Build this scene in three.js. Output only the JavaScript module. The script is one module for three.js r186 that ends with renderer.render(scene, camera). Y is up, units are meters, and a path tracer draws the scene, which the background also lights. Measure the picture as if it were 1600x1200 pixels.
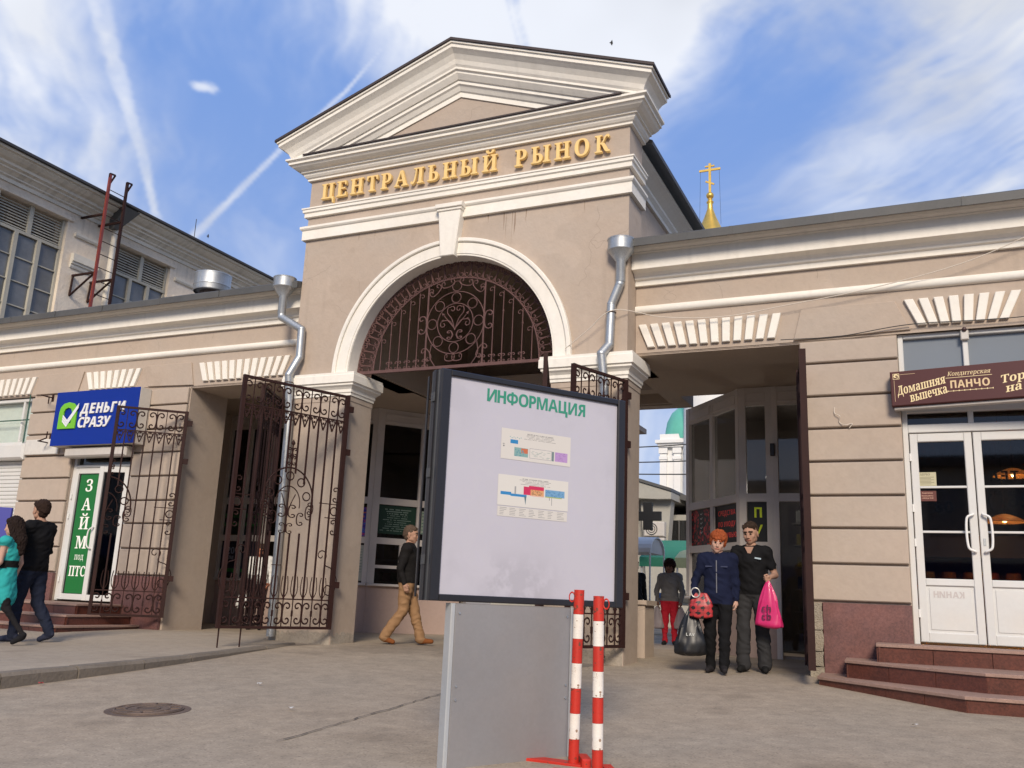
import * as THREE from 'three';
import { mergeGeometries, mergeVertices, toCreasedNormals } from 'three/addons/utils/BufferGeometryUtils.js';
import { FontLoader } from 'three/addons/loaders/FontLoader.js';
import { TextGeometry } from 'three/addons/geometries/TextGeometry.js';

// ------------------------------------------------------------------ camera
const scene = new THREE.Scene();
const camera = new THREE.PerspectiveCamera(45.69, 4 / 3, 0.1, 600);
const V = (x, y, z) => new THREE.Vector3(x, y, z);
{
  const yaw = 24.745 * Math.PI / 180, pitch = 13.261 * Math.PI / 180, roll = 2.449 * Math.PI / 180;
  const f = V(-Math.sin(yaw) * Math.cos(pitch), Math.sin(pitch), -Math.cos(yaw) * Math.cos(pitch));
  const r0 = f.clone().cross(V(0, 1, 0)).normalize(), u0 = r0.clone().cross(f);
  const up = u0.clone().multiplyScalar(Math.cos(roll)).addScaledVector(r0, -Math.sin(roll));
  camera.position.set(3.089, 0.73, 11.66);
  camera.up.copy(up);
  camera.lookAt(camera.position.clone().add(f));
}
// ------------------------------------------------------------------ noise helpers
function rng(seed) { let s = seed >>> 0; return () => { s = (s + 0x6D2B79F5) >>> 0; let t = s; t = Math.imul(t ^ (t >>> 15), t | 1); t ^= t + Math.imul(t ^ (t >>> 7), t | 61); return ((t ^ (t >>> 14)) >>> 0) / 4294967296; }; }
const hash3 = (x, y, z) => { let h = Math.imul(x, 374761393) ^ Math.imul(y, 668265263) ^ Math.imul(z, 2147483647 ^ 0x5bd1e995); h = Math.imul(h ^ (h >>> 13), 1274126177); h ^= h >>> 16; return (h >>> 0) / 4294967296; };
const sm = (t) => t * t * (3 - 2 * t), mix = (a, b, t) => a + (b - a) * t, clamp = (v, a = 0, b = 1) => Math.min(b, Math.max(a, v));
const sstep = (a, b, x) => sm(clamp((x - a) / (b - a)));
function noise3(x, y, z) {
  const X = Math.floor(x), Y = Math.floor(y), Z = Math.floor(z), u = sm(x - X), v = sm(y - Y), w = sm(z - Z);
  const a = hash3(X, Y, Z), b = hash3(X + 1, Y, Z), c = hash3(X, Y + 1, Z), d = hash3(X + 1, Y + 1, Z), e = hash3(X, Y, Z + 1), f = hash3(X + 1, Y, Z + 1), g = hash3(X, Y + 1, Z + 1), h = hash3(X + 1, Y + 1, Z + 1);
  const p = a + (b - a) * u, q = c + (d - c) * u, r = e + (f - e) * u, t = g + (h - g) * u, m = p + (q - p) * v, n = r + (t - r) * v; return m + (n - m) * w;
}
const fbm3 = (x, y, z, o) => { let s = 0, a = 0.5, n = 0; for (let i = 0; i < o; i++) { s += a * noise3(x, y, z); n += a; a *= 0.5; x *= 2.03; y *= 2.03; z *= 2.03; } return s / n; };
// ------------------------------------------------------------------ sky: air, wispy cloud and two vapour trails
{
  const SKY = 0.425, W = 2048, H = 2048, d = new Float32Array(W * H * 4);
  const nz = (L) => L.map((v) => { const l = Math.hypot(...v); return v.map((q) => q / l); });
  const trailA = nz([[-.665, .56, -.48], [-.68, .53, -.51], [-.69, .47, -.56], [-.69, .41, -.6], [-.69, .35, -.63], [-.68, .30, -.65]]);
  const trailB = nz([[-.46, .56, -.69], [-.52, .5, -.69], [-.59, .44, -.68], [-.63, .395, -.67], [-.67, .35, -.66], [-.7, .3, -.64]]);
  const trail = (x, y, z, L) => { let m = 9, u = 0; for (let i = 0; i < L.length - 1; i++) { const A = L[i], B = L[i + 1], bx = B[0] - A[0], by = B[1] - A[1], bz = B[2] - A[2], t = clamp(((x - A[0]) * bx + (y - A[1]) * by + (z - A[2]) * bz) / (bx * bx + by * by + bz * bz)), q = Math.hypot(x - A[0] - bx * t, y - A[1] - by * t, z - A[2] - bz * t); if (q < m) { m = q; u = (i + t) / (L.length - 1); } } return [m, u]; };
  const wave = (x, y, z, o) => { let s = 0, a = .5, n = 0; for (let i = 0; i < o; i++) { s += a * noise3(x, y, z); n += a; a *= .6; x *= 2.07; y *= 2.07; z *= 2.07; } return s / n; };
  for (let j = 0; j < H; j++) for (let i = 0; i < W; i++) {
    const th = ((j + 0.5) / H - 0.5) * Math.PI, ph = ((i + 0.5) / W - 0.5) * 2 * Math.PI, x = Math.cos(th) * Math.cos(ph), y = Math.sin(th), z = Math.cos(th) * Math.sin(ph), k = (j * W + i) * 4;
    let r, g, b; const near = z < -.2 && x < .55 && x > -.9 && y < .75;
    if (!near && ((i & 3) || (j & 3)) && y > -.01) { const o = ((j & ~3) * W + (i & ~3)) * 4; d[k] = d[o]; d[k + 1] = d[o + 1]; d[k + 2] = d[o + 2]; d[k + 3] = 1; continue; }
    if (y < -0.02) { r = 0.24; g = 0.22; b = 0.2; } else {
      const e = Math.max(y, 0.02), h = Math.pow(1 - e, 4.2);
      r = mix(0.175, 0.68, h); g = mix(0.325, 0.77, h); b = mix(0.72, 0.90, h);
      const cx = x / (e + 0.28), cz = z / (e + 0.28);
      const oc = near ? 7 : 3, s1 = sstep(-.45, -.25, x), ca = mix(-.58, .80, s1), sa = mix(-.82, .60, s1);
      const wx = wave(cx * 1.6, cz * 1.6, 4.1, 4) - .5, wz = wave(cx * 1.6, cz * 1.6, 9.7, 4) - .5;
      const al = cx * ca + cz * sa, ac = -cx * sa + cz * ca;
      const wis = wave(al * 1.7 + wx * 1.3, ac * 6.5 + wz * 2.2, 7.3, oc), puff = wave(cx * 4.2 + wx * 1.6, cz * 4.2 + wz * 1.6, 1.9, oc), broad = wave(cx * 1.1 + 3.7, cz * 1.1 + 1.2, 2.2, 3);
      const bank = (X, Y, Z, s) => { const q = (x - X) * (x - X) + (y - Y) * (y - Y) + (z - Z) * (z - Z); return Math.exp(-q / (s * s)); };
      const m = 1.15 * bank(-.33, .60, -.73, .13) + 1.1 * bank(-.19, .60, -.77, .11) + .8 * bank(-.27, .55, -.79, .07) + .75 * bank(-.47, .57, -.67, .085) + .4 * bank(-.55, .60, -.58, .08)
        + 1.15 * bank(.11, .35, -.925, .11) + .9 * bank(.02, .52, -.85, .09) + .95 * bank(.12, .58, -.80, .11) + .55 * bank(-.06, .40, -.91, .07) + .5 * bank(-.09, .58, -.81, .06) + .6 * bank(.2, .44, -.87, .1)
        + .62 * bank(-.735, .47, -.49, .085) + .5 * bank(-.71, .40, -.57, .06) + .45 * bank(-.70, .56, -.44, .09) + .3 * bank(-.77, .4, -.5, .08) + 1 * bank(.5, .6, -.6, .28) + bank(.3, .8, .5, .45) + bank(-.6, .6, .55, .4) + bank(.8, .4, .4, .4);
      const tex = wis * .62 + puff * .42;
      let dens = Math.min(.94, m * .92 * sstep(.36, .70, tex + (m - .5) * .12) + .42 * sstep(.44, .76, wis * .7 + broad * .35));
      const [ta, ua] = trail(x, y, z, trailA), [tb, ub] = trail(x, y, z, trailB);
      if (ta < .06) { const n1 = wave(x * 70, y * 70, z * 70, 4), w = mix(.019, .0065, sstep(.1, .75, ua)); dens = Math.max(dens, .8 * sstep(w, w * .35, ta + (n1 - .5) * w * .9) * (.35 + n1 * .8)); }
      if (tb < .03) { const n1 = wave(x * 90, y * 90, z * 90, 3), w = mix(.0028, .0058, sstep(.3, .8, ub)); dens = Math.max(dens, .8 * sstep(w, w * .3, tb + (n1 - .5) * w * .9) * (.4 + n1 * .7)); }
      { const q = Math.hypot((x + .632) * 1.0, (y - .482) * 3.2, (z + .607) * 1.0); if (q < .06) dens = Math.max(dens, .75 * sstep(.02, .004, q + (wave(x * 60, y * 60, z * 60, 4) - .5) * .034)); }
      const cl = .93 - .22 * sstep(.42, .72, wave(cx * 3 + 8, cz * 3, 3.3, 4));
      r = mix(r, cl * .95, dens); g = mix(g, cl * .98, dens); b = mix(b, cl * 1.05, dens);
    }
    d[k] = r * SKY; d[k + 1] = g * SKY; d[k + 2] = b * SKY; d[k + 3] = 1;
  }
  const t = new THREE.DataTexture(d, W, H, THREE.RGBAFormat, THREE.FloatType);
  t.mapping = THREE.EquirectangularReflectionMapping; t.magFilter = THREE.LinearFilter; t.minFilter = THREE.LinearFilter; t.needsUpdate = true;
  scene.background = t; scene.environment = t;
}
// ------------------------------------------------------------------ sun behind thin cloud, exposure
const sun = new THREE.DirectionalLight(0xffefda, 1.5);
sun.position.set(6, 17, 24); sun.target.position.set(-3, 2, 0);
sun.castShadow = true; sun.shadow.radius = 32; sun.shadow.mapSize.set(2048, 2048);
Object.assign(sun.shadow.camera, { left: -22, right: 22, top: 20, bottom: -20, near: 1, far: 80 });
scene.add(sun, sun.target);
const renderer = new THREE.WebGLRenderer({ antialias: true });
renderer.toneMapping = THREE.LinearToneMapping; renderer.toneMappingExposure = 2.42;
renderer.shadowMap.enabled = true; renderer.shadowMap.type = THREE.PCFSoftShadowMap;
// ------------------------------------------------------------------ textures and materials
const toS = (v) => { v = clamp(v); return 255 * (v <= 0.0031308 ? v * 12.92 : 1.055 * Math.pow(v, 1 / 2.4) - 0.055); };
function tile(n, cells, seed) { // periodic value noise, n x n
  const R = rng(seed), g = new Float32Array(cells * cells), o = new Float32Array(n * n); for (let i = 0; i < g.length; i++) g[i] = R();
  const ix = [], fx = []; for (let i = 0; i < n; i++) { const x = i / n * cells, a = Math.floor(x); ix.push(a); fx.push(sm(x - a)); }
  for (let j = 0; j < n; j++) { const y0 = ix[j] * cells, y1 = ((ix[j] + 1) % cells) * cells; for (let i = 0; i < n; i++) { const a = ix[i], b = (a + 1) % cells; o[j * n + i] = mix(mix(g[y0 + a], g[y0 + b], fx[i]), mix(g[y1 + a], g[y1 + b], fx[i]), fx[j]); } }
  return o;
}
function fbmTile(n, cells, oct, seed, fall = 0.55) { const o = new Float32Array(n * n); let a = 1, s = 0; for (let k = 0; k < oct && cells <= n; k++) { const t = tile(n, cells, seed + k * 17); for (let i = 0; i < o.length; i++) o[i] += a * t[i]; s += a; a *= fall; cells *= 2; } for (let i = 0; i < o.length; i++) o[i] = o[i] / s - 0.5; return o; }
function dataTex(n, fn, color) {
  const d = new Uint8Array(n * n * 4); const c = [0, 0, 0];
  for (let i = 0; i < n * n; i++) { fn(i, c); if (color) { d[i * 4] = toS(c[0]); d[i * 4 + 1] = toS(c[1]); d[i * 4 + 2] = toS(c[2]); } else d[i * 4] = d[i * 4 + 1] = d[i * 4 + 2] = 255 * clamp(c[0]); d[i * 4 + 3] = 255; }
  const t = new THREE.DataTexture(d, n, n, THREE.RGBAFormat); t.wrapS = t.wrapT = THREE.RepeatWrapping; t.magFilter = THREE.LinearFilter; t.minFilter = THREE.LinearMipmapLinearFilter; t.generateMipmaps = true; if (color) t.colorSpace = THREE.SRGBColorSpace; t.needsUpdate = true; return t;
}
// surface: coarse blotches + fine grain, uv in metres, one tile = size metres
function surf(col, { size = 4, n = 512, coarse = 0.12, fine = 0.08, tint = 0.03, seed = 1, rough = 0.85, bump = 0, specks = 0, extra, metal = 0, streak = 0, cracks = 0, chips = null, ...more } = {}) {
  const A = fbmTile(n, 3, 4, seed, 0.6), B = fbmTile(n, 64, 3, seed + 5, 0.8), C = fbmTile(n, 7, 4, seed + 9, 0.6), R = rng(seed + 3);
  let S = null; if (streak) { S = new Float32Array(n * n); const L = tile(n, 64, seed + 31), M = tile(n, 6, seed + 37); for (let j = 0; j < n; j++) for (let i = 0; i < n; i++) S[j * n + i] = sstep(.55, .95, L[7 * n + i]) * sstep(.45, .85, M[((j >> 1) % n) * n + i]) ; }
  let K = null; if (cracks) { K = new Float32Array(n * n); for (let q = 0; q < cracks; q++) { let x = R() * n, y = R() * n, a = R() * 6.28, l = 60 + R() * n * .3, w = .12 + R() * .22; while (l-- > 0) { const X = ((x | 0) % n + n) % n, Y = ((y | 0) % n + n) % n; K[Y * n + X] = w; a += (R() - .5) * .7; x += Math.cos(a); y += Math.sin(a); } } }
  const Ch = chips ? fbmTile(n, 24, 3, seed + 71, .6) : null;
  const map = dataTex(n, (i, c) => {
    let k = 1 + A[i] * coarse * 2.2 + B[i] * fine * 2; if (S) k *= 1 - streak * S[i];
    if (specks && R() < specks) k *= R() < 0.5 ? 0.6 : 1.35;
    c[0] = col[0] * k * (1 + C[i] * tint * 2); c[1] = col[1] * k; c[2] = col[2] * k * (1 - C[i] * tint * 2); if (K && K[i]) { const q = 1 - K[i]; c[0] *= q; c[1] *= q; c[2] *= q; } if (Ch && Ch[i] > .24) { c[0] = chips[0]; c[1] = chips[1]; c[2] = chips[2]; } if (extra) extra(i, c, n, A, B, C);
  }, true);
  map.repeat.set(1 / size, 1 / size);
  const m = new THREE.MeshPhysicalMaterial({ map, roughness: rough, metalness: metal, ...more });
  if (bump) { const bm = dataTex(n, (i, c) => { c[0] = 0.5 + B[i] * 0.7 + C[i] * 0.25; }, false); bm.repeat.set(1 / size, 1 / size); m.bumpMap = bm; m.bumpScale = bump; }
  return m;
}
const flat = (r, g, b, rough = 0.7, more = {}) => new THREE.MeshPhysicalMaterial({ color: new THREE.Color().setRGB(r, g, b), roughness: rough, ...more });
const M = {
  plaster: surf([.43, .352, .285], { size: 5, n: 1024, coarse: .075, fine: .05, tint: .035, seed: 11, rough: .93, bump: .005, streak: .07, cracks: 16, extra(i, c, n, A, B, C) { const p = 1 + .05 * sstep(.10, .125, A[i]) - .05 * sstep(.16, .18, C[i]); c[0] *= p; c[1] *= p; c[2] *= p; } }),
  block: surf([.425, .352, .288], { size: 5, n: 512, coarse: .10, fine: .06, tint: .03, seed: 21, rough: .93, bump: .004, streak: .09 }),
  cream: surf([.79, .755, .68], { size: 4, n: 512, coarse: .10, fine: .05, tint: .02, seed: 31, rough: .85, bump: .003, streak: .06 }),
  oldPlaster: surf([.66, .58, .48], { size: 4, n: 512, coarse: .16, fine: .10, tint: .05, seed: 41, rough: .95, bump: .012, streak: .16 }),
  oldCream: surf([.66, .62, .54], { size: 4, n: 512, coarse: .16, fine: .08, tint: .03, seed: 43, rough: .9, bump: .006, streak: .2 }),
  jamb: surf([.43, .352, .285], { size: 5, n: 512, coarse: .10, fine: .05, seed: 45, rough: .93, bump: .004 }),
  pinkWall: surf([.42, .315, .275], { size: 4, n: 256, coarse: .10, fine: .05, seed: 47, rough: .9 }),
  ceiling: surf([.43, .352, .285], { size: 5, n: 256, coarse: .12, fine: .05, seed: 49, rough: .95 }),
  redDark: surf([.27, .18, .15], { size: 4, n: 256, coarse: .14, fine: .06, seed: 51, rough: .95 }),
  asphalt: surf([.328, .270, .203], { size: 9, n: 1024, coarse: .10, fine: .2, tint: .03, seed: 61, rough: .95, bump: .008, specks: .09, cracks: 9, extra(i, c, n, A, B, C) { const s = sstep(.15, .32, A[i] * .6 + C[i]), q = sstep(.14, .155, A[i]); const k = (1 - .2 * s) * (1 - .07 * q); c[0] *= k; c[1] *= k; c[2] *= k; } }),
  walk: surf([.338, .282, .216], { size: 7, n: 1024, coarse: .16, fine: .13, tint: .03, seed: 71, rough: .95, bump: .007, specks: .03, extra(i, c, n, A, B, C) { const s = sstep(.1, .3, C[i]); const k = 1 - .16 * s; c[0] *= k; c[1] *= k; c[2] *= k; } }),
  kerb: surf([.175, .148, .118], { size: 1.7, n: 256, coarse: .2, fine: .14, seed: 73, rough: .95, bump: .008 }),
  plinth: surf([.150, .068, .060], { size: 1.1, n: 512, coarse: .42, fine: .4, tint: .08, seed: 81, rough: .5, specks: .05 }),
  granite: surf([.10, .032, .021], { size: 1.1, n: 512, coarse: .42, fine: .5, tint: .08, seed: 83, rough: .38, specks: .09 }),
  tread: surf([.30, .195, .155], { size: 1.6, n: 256, coarse: .16, fine: .2, seed: 85, rough: .75, specks: .05 }),
  rubble: surf([.30, .26, .20], { size: .8, n: 256, coarse: .3, fine: .2, seed: 87, rough: .95, bump: .02 }),
  roofMetal: surf([.055, .05, .048], { size: 2.5, n: 256, coarse: .2, fine: .06, seed: 91, rough: .55, metal: .3 }),
  roofEdge: surf([.055, .04, .036], { size: 2.5, n: 256, coarse: .18, fine: .05, seed: 93, rough: .55, metal: .2 }),
  gutter: surf([.085, .085, .083], { size: 1.5, n: 256, coarse: .2, fine: .08, seed: 95, rough: .6, metal: .15 }),
  zinc: surf([.46, .48, .49], { size: .7, n: 512, coarse: .2, fine: .2, seed: 97, rough: .46, metal: .85, streak: .15 }),
  iron: surf([.030, .0115, .0095], { size: .6, n: 256, coarse: .25, fine: .2, tint: .06, seed: 99, rough: .72, specks: .03, specularIntensity: .5 }),
  ironFaded: surf([.115, .058, .054], { size: .6, n: 256, coarse: .22, fine: .15, tint: .05, seed: 100, rough: .8 }),
  ironRed: surf([.20, .033, .024], { size: .8, n: 256, coarse: .25, fine: .15, seed: 101, rough: .6 }),
  pvc: surf([.62, .62, .60], { size: 2, n: 256, coarse: .06, fine: .03, seed: 103, rough: .42 }),
  pvcOld: surf([.52, .49, .45], { size: 2, n: 256, coarse: .12, fine: .06, seed: 105, rough: .55, streak: .1 }),
  shopFrame: surf([.60, .555, .52], { size: 2, n: 256, coarse: .1, fine: .04, seed: 107, rough: .6 }),
  wood: surf([.40, .38, .32], { size: 2, n: 256, coarse: .15, fine: .1, seed: 109, rough: .8, streak: .25 }),
  gold: surf([.80, .56, .22], { size: .5, n: 256, coarse: .12, fine: .06, seed: 111, rough: .55, metal: 0 }),
  leafGold: surf([.78, .50, .11], { size: 2, n: 256, coarse: .2, fine: .08, seed: 113, rough: .36, metal: .8 }),
  church: surf([.72, .72, .70], { size: 6, n: 256, coarse: .06, fine: .04, seed: 115, rough: .9 }),
  greenRoof: surf([.12, .44, .34], { size: 4, n: 256, coarse: .14, fine: .05, seed: 117, rough: .5 }),
  pavWall: surf([.36, .35, .31], { size: 6, n: 256, coarse: .14, fine: .08, seed: 119, rough: .9, streak: .2 }),
  castIron: surf([.15, .11, .088], { size: .5, n: 256, coarse: .3, fine: .25, seed: 121, rough: .8, metal: .3, bump: .004 }),
  standGrey: surf([.27, .263, .266], { size: 1.7, n: 512, coarse: .09, fine: .05, seed: 123, rough: .5, metal: .2 }),
  standEdge: surf([.47, .49, .50], { size: 1.5, n: 256, coarse: .07, fine: .04, seed: 125, rough: .45, metal: .3 }),
  blackFrame: surf([.014, .014, .018], { size: 1, n: 256, coarse: .2, fine: .1, seed: 127, rough: .38 }),
  sideFrame: surf([.055, .058, .062], { size: 1, n: 256, coarse: .15, fine: .08, seed: 129, rough: .45 }),
  redPaint: surf([.54, .028, .014], { size: .5, n: 256, coarse: .16, fine: .08, seed: 131, rough: .5, specks: .012, chips: [.14, .05, .03] }),
  whitePaint: surf([.74, .70, .64], { size: .5, n: 256, coarse: .16, fine: .08, seed: 133, rough: .55, specks: .014, chips: [.3, .2, .14] }),
  reflectionDark: flat(.03, .028, .03, .8), interior: surf([.40, .355, .32], { size: 3, n: 256, coarse: .3, fine: .1, seed: 135, rough: .9 }),
  rubber: flat(.02, .02, .02, .8), white: flat(.75, .75, .73, .5), rope: flat(.62, .56, .48, .9), wire: flat(.03, .03, .03, .7),
  dusty: surf([.13, .135, .14], { size: 1.5, n: 256, coarse: .35, fine: .08, seed: 211, rough: .22 }),
  skyPane: flat(.20, .225, .25, .12),  // sky reflection put into the panes as an opaque glossy grey-blue
  glass: new THREE.MeshPhysicalMaterial({ color: 0xffffff, transmission: 1, thickness: 0, roughness: 0.02, ior: 1.5, metalness: 0 }),
  tinted: new THREE.MeshPhysicalMaterial({ color: new THREE.Color().setRGB(.42, .43, .45), transmission: 1, thickness: 0, roughness: 0.03, ior: 1.52 }),
};
// ------------------------------------------------------------------ geometry helpers
function clean(g) { // non-indexed, position + normal + uv in metres (by main axis of the face)
  g = g.index ? g.toNonIndexed() : g; if (!g.attributes.normal) g.computeVertexNormals();
  for (const k of Object.keys(g.attributes)) if (!['position', 'normal', 'uv'].includes(k)) g.deleteAttribute(k);
  return g;
}
function metreUV(g) {
  const p = g.attributes.position, uv = new Float32Array(p.count * 2), a = V(), b = V(), c = V(), n = V();
  for (let i = 0; i < p.count; i += 3) {
    a.fromBufferAttribute(p, i); b.fromBufferAttribute(p, i + 1); c.fromBufferAttribute(p, i + 2); n.copy(b).sub(a).cross(c.clone().sub(a));
    const X = Math.abs(n.x), Y = Math.abs(n.y), Z = Math.abs(n.z);
    for (let k = 0; k < 3; k++) { const q = [a, b, c][k]; const o = (i + k) * 2; if (Y >= X && Y >= Z) { uv[o] = q.x; uv[o + 1] = q.z; } else if (X >= Z) { uv[o] = q.z; uv[o + 1] = q.y; } else { uv[o] = q.x; uv[o + 1] = q.y; } }
  }
  g.setAttribute('uv', new THREE.BufferAttribute(uv, 2)); return g;
}
const geo = (list) => { const L = (Array.isArray(list) ? list : [list]).map(clean).map((g) => { if (!g.attributes.uv) g.setAttribute('uv', new THREE.BufferAttribute(new Float32Array(g.attributes.position.count * 2), 2)); return g; }); return metreUV(L.length > 1 ? mergeGeometries(L) : L[0]); };
const names = {};
function numbered(n) { names[n] = (names[n] ?? -1) + 1; return names[n] ? `${n}_${String(names[n]).padStart(3, '0')}` : n; }
function part(name, g, mat, parent, keepUV = false) {
  const m = new THREE.Mesh(keepUV ? g : geo(g), mat); m.name = name; m.castShadow = m.receiveShadow = true; if (parent) parent.add(m); return m;
}
function thing(name, label, category, pos = [0, 0, 0], turn = 0, group) {
  const o = new THREE.Group(); o.name = numbered(name); o.position.set(...pos); o.rotation.y = turn; o.userData = { label, category }; if (group) o.userData.group = group; scene.add(o); return o;
}
function tag(m, name, label, category, group) { m.name = numbered(name); m.userData = { label, category }; if (group) m.userData.group = group; scene.add(m); return m; }
function struct(m, name) { m.name = name; m.userData.kind = 'structure'; scene.add(m); return m; }
const box = (x0, x1, y0, y1, z0, z1) => new THREE.BoxGeometry(Math.abs(x1 - x0), Math.abs(y1 - y0), Math.abs(z1 - z0)).translate((x0 + x1) / 2, (y0 + y1) / 2, (z0 + z1) / 2);
function cbox(x0, x1, y0, y1, z0, z1, b = .01) { // chamfered box
  const w = x1 - x0, h = y1 - y0, d = z1 - z0; b = Math.min(b, w / 3, h / 3, d / 3);
  const s = new THREE.Shape(); s.moveTo(b, b); s.lineTo(w - b, b); s.lineTo(w - b, h - b); s.lineTo(b, h - b);
  return new THREE.ExtrudeGeometry(s, { depth: d - 2 * b, bevelEnabled: true, bevelThickness: b, bevelSize: b, bevelSegments: 1, curveSegments: 1 }).translate(x0, y0, z0 + b);
}
function prism(pts, y0, y1, b = 0) { // plan polygon [x,z]
  const s = new THREE.Shape(pts.map(([x, z]) => new THREE.Vector2(x, -z)));
  const g = new THREE.ExtrudeGeometry(s, { depth: y1 - y0 - 2 * b, bevelEnabled: b > 0, bevelThickness: b, bevelSize: b, bevelOffset: -b, bevelSegments: 1 });
  return g.rotateX(-Math.PI / 2).translate(0, y0 + b, 0);
}
function polyXY(pts, z0, z1, holes = [], b = 0) {
  const s = new THREE.Shape(pts.map(([x, y]) => new THREE.Vector2(x, y))); for (const h of holes) s.holes.push(new THREE.Path(h.map(([x, y]) => new THREE.Vector2(x, y))));
  return new THREE.ExtrudeGeometry(s, { depth: z1 - z0 - 2 * b, bevelEnabled: b > 0, bevelThickness: b, bevelSize: b, bevelOffset: -b, bevelSegments: 1, curveSegments: 24 }).translate(0, 0, z0 + b);
}
function loft(rows, { closed = false, caps = true } = {}) { // rows of Vector3, each row one profile (open polyline made into a solid by closing back)
  const pos = []; const push = (a, b, c) => pos.push(a.x, a.y, a.z, b.x, b.y, b.z, c.x, c.y, c.z);
  const n = rows.length, m = rows[0].length;
  for (let i = 0; i < (closed ? n : n - 1); i++) { const A = rows[i], B = rows[(i + 1) % n]; for (let j = 0; j < m; j++) { const k = (j + 1) % m; push(A[j], B[j], B[k]); push(A[j], B[k], A[k]); } }
  if (caps && !closed) for (const [row, flip] of [[rows[0], false], [rows[n - 1], true]]) {
    const o = row[0], nn = V(); for (let j = 1; j < m - 1; j++) nn.add(row[j].clone().sub(o).cross(row[j + 1].clone().sub(o)));
    nn.normalize(); const ux = Math.abs(nn.y) < .9 ? V(0, 1, 0).cross(nn).normalize() : V(1, 0, 0), uy = nn.clone().cross(ux);
    const pts = row.map((q) => new THREE.Vector2(q.clone().sub(o).dot(ux), q.clone().sub(o).dot(uy)));
    for (const [a, b, c] of THREE.ShapeUtils.triangulateShape(pts, [])) flip ? push(row[a], row[c], row[b]) : push(row[a], row[b], row[c]);
  }
  const g = new THREE.BufferGeometry(); g.setAttribute('position', new THREE.Float32BufferAttribute(pos, 3)); g.computeVertexNormals(); return g;
}
// moulding along x on a wall facing +z
const mouldX = (prof, x0, x1, z = 0) => loft([prof.map(([o, y]) => V(x0, y, z + o)), prof.map(([o, y]) => V(x1, y, z + o))]);
// moulding round a plan path [[x,z]...] with outward to the right of travel
function mouldPath(prof, path, closed = false) {
  const n = path.length, rows = [];
  for (let i = 0; i < n; i++) {
    const P = path[i], A = path[(i - 1 + n) % n], B = path[(i + 1) % n];
    const nrm = (a, b) => { const dx = b[0] - a[0], dz = b[1] - a[1], l = Math.hypot(dx, dz); return [-dz / l, dx / l]; };
    let o; if (!closed && i === 0) o = nrm(P, B); else if (!closed && i === n - 1) o = nrm(A, P); else { const p = nrm(A, P), q = nrm(P, B), k = 1 + p[0] * q[0] + p[1] * q[1]; o = [(p[0] + q[0]) / k, (p[1] + q[1]) / k]; }
    rows.push(prof.map(([d, y]) => V(P[0] + o[0] * d, y, P[1] + o[1] * d)));
  }
  return loft(rows, { closed });
}
const tube = (pts, r, seg, radial = 5, closed = false) => new THREE.TubeGeometry(new THREE.CatmullRomCurve3(pts.map((q) => q.isVector3 ? q : V(...q)), closed, 'centripetal'), seg ?? pts.length * 3, r, radial, closed);
function bar(a, b, r, radial = 6, r2 = r) { const A = V(...a), B = V(...b), d = B.clone().sub(A), g = new THREE.CylinderGeometry(r2, r, d.length(), radial, 1); g.applyQuaternion(new THREE.Quaternion().setFromUnitVectors(V(0, 1, 0), d.clone().normalize())); const c = A.add(B).multiplyScalar(.5); return g.translate(c.x, c.y, c.z); }
function canvasTex(w, h, draw) { const c = document.createElement('canvas'); c.width = w; c.height = h; const x = c.getContext('2d'); draw(x, w, h); const t = new THREE.CanvasTexture(c); t.colorSpace = THREE.SRGBColorSpace; t.anisotropy = 8; return t; }
const plane = (w, h) => new THREE.PlaneGeometry(w, h);
const sansBold = await new FontLoader().loadAsync('fonts/droid/droid_sans_bold.typeface.json');
const serifBold = await new FontLoader().loadAsync('fonts/droid/droid_serif_bold.typeface.json');
function letterGeo(font, ch, size, depth, bevel = 0) { const g = new TextGeometry(ch, { font, size, depth, curveSegments: 5, bevelEnabled: bevel > 0, bevelThickness: bevel, bevelSize: bevel, bevelSegments: 1 }); g.computeBoundingBox(); return g; }
// ------------------------------------------------------------------ ground
const SL = 0.045, groundY = (z) => z > 16 ? -SL * 16 : z > 0 ? -SL * z : 0, walkY = (z) => z > 0 ? -0.022 * z : 0.004;
{
  const xs = [-90, -50, -30, -20], zs = [-110, -70, -40, -25, -15, -8, -4, -2, 0]; for (let x = -15; x <= 9; x += .6) xs.push(x); xs.push(14, 20, 30, 60, 90); for (let z = .4; z <= 13; z += .4) zs.push(z); zs.push(16, 25, 40, 60);
  const pos = [], idx = []; for (const z of zs) for (const x of xs) pos.push(x, groundY(z) + (z > .5 && z < 14 ? (fbm3(x * .7, z * .7, .5, 3) - .5) * .012 : 0), z);
  for (let j = 0; j < zs.length - 1; j++) for (let i = 0; i < xs.length - 1; i++) { const a = j * xs.length + i, b = a + 1, c = a + xs.length, d = c + 1; idx.push(a, c, b, b, c, d); }
  const g = new THREE.BufferGeometry(); g.setAttribute('position', new THREE.Float32BufferAttribute(pos, 3)); g.setIndex(idx); g.computeVertexNormals();
  struct(part('ground', g, M.asphalt), 'ground');
}
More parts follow.
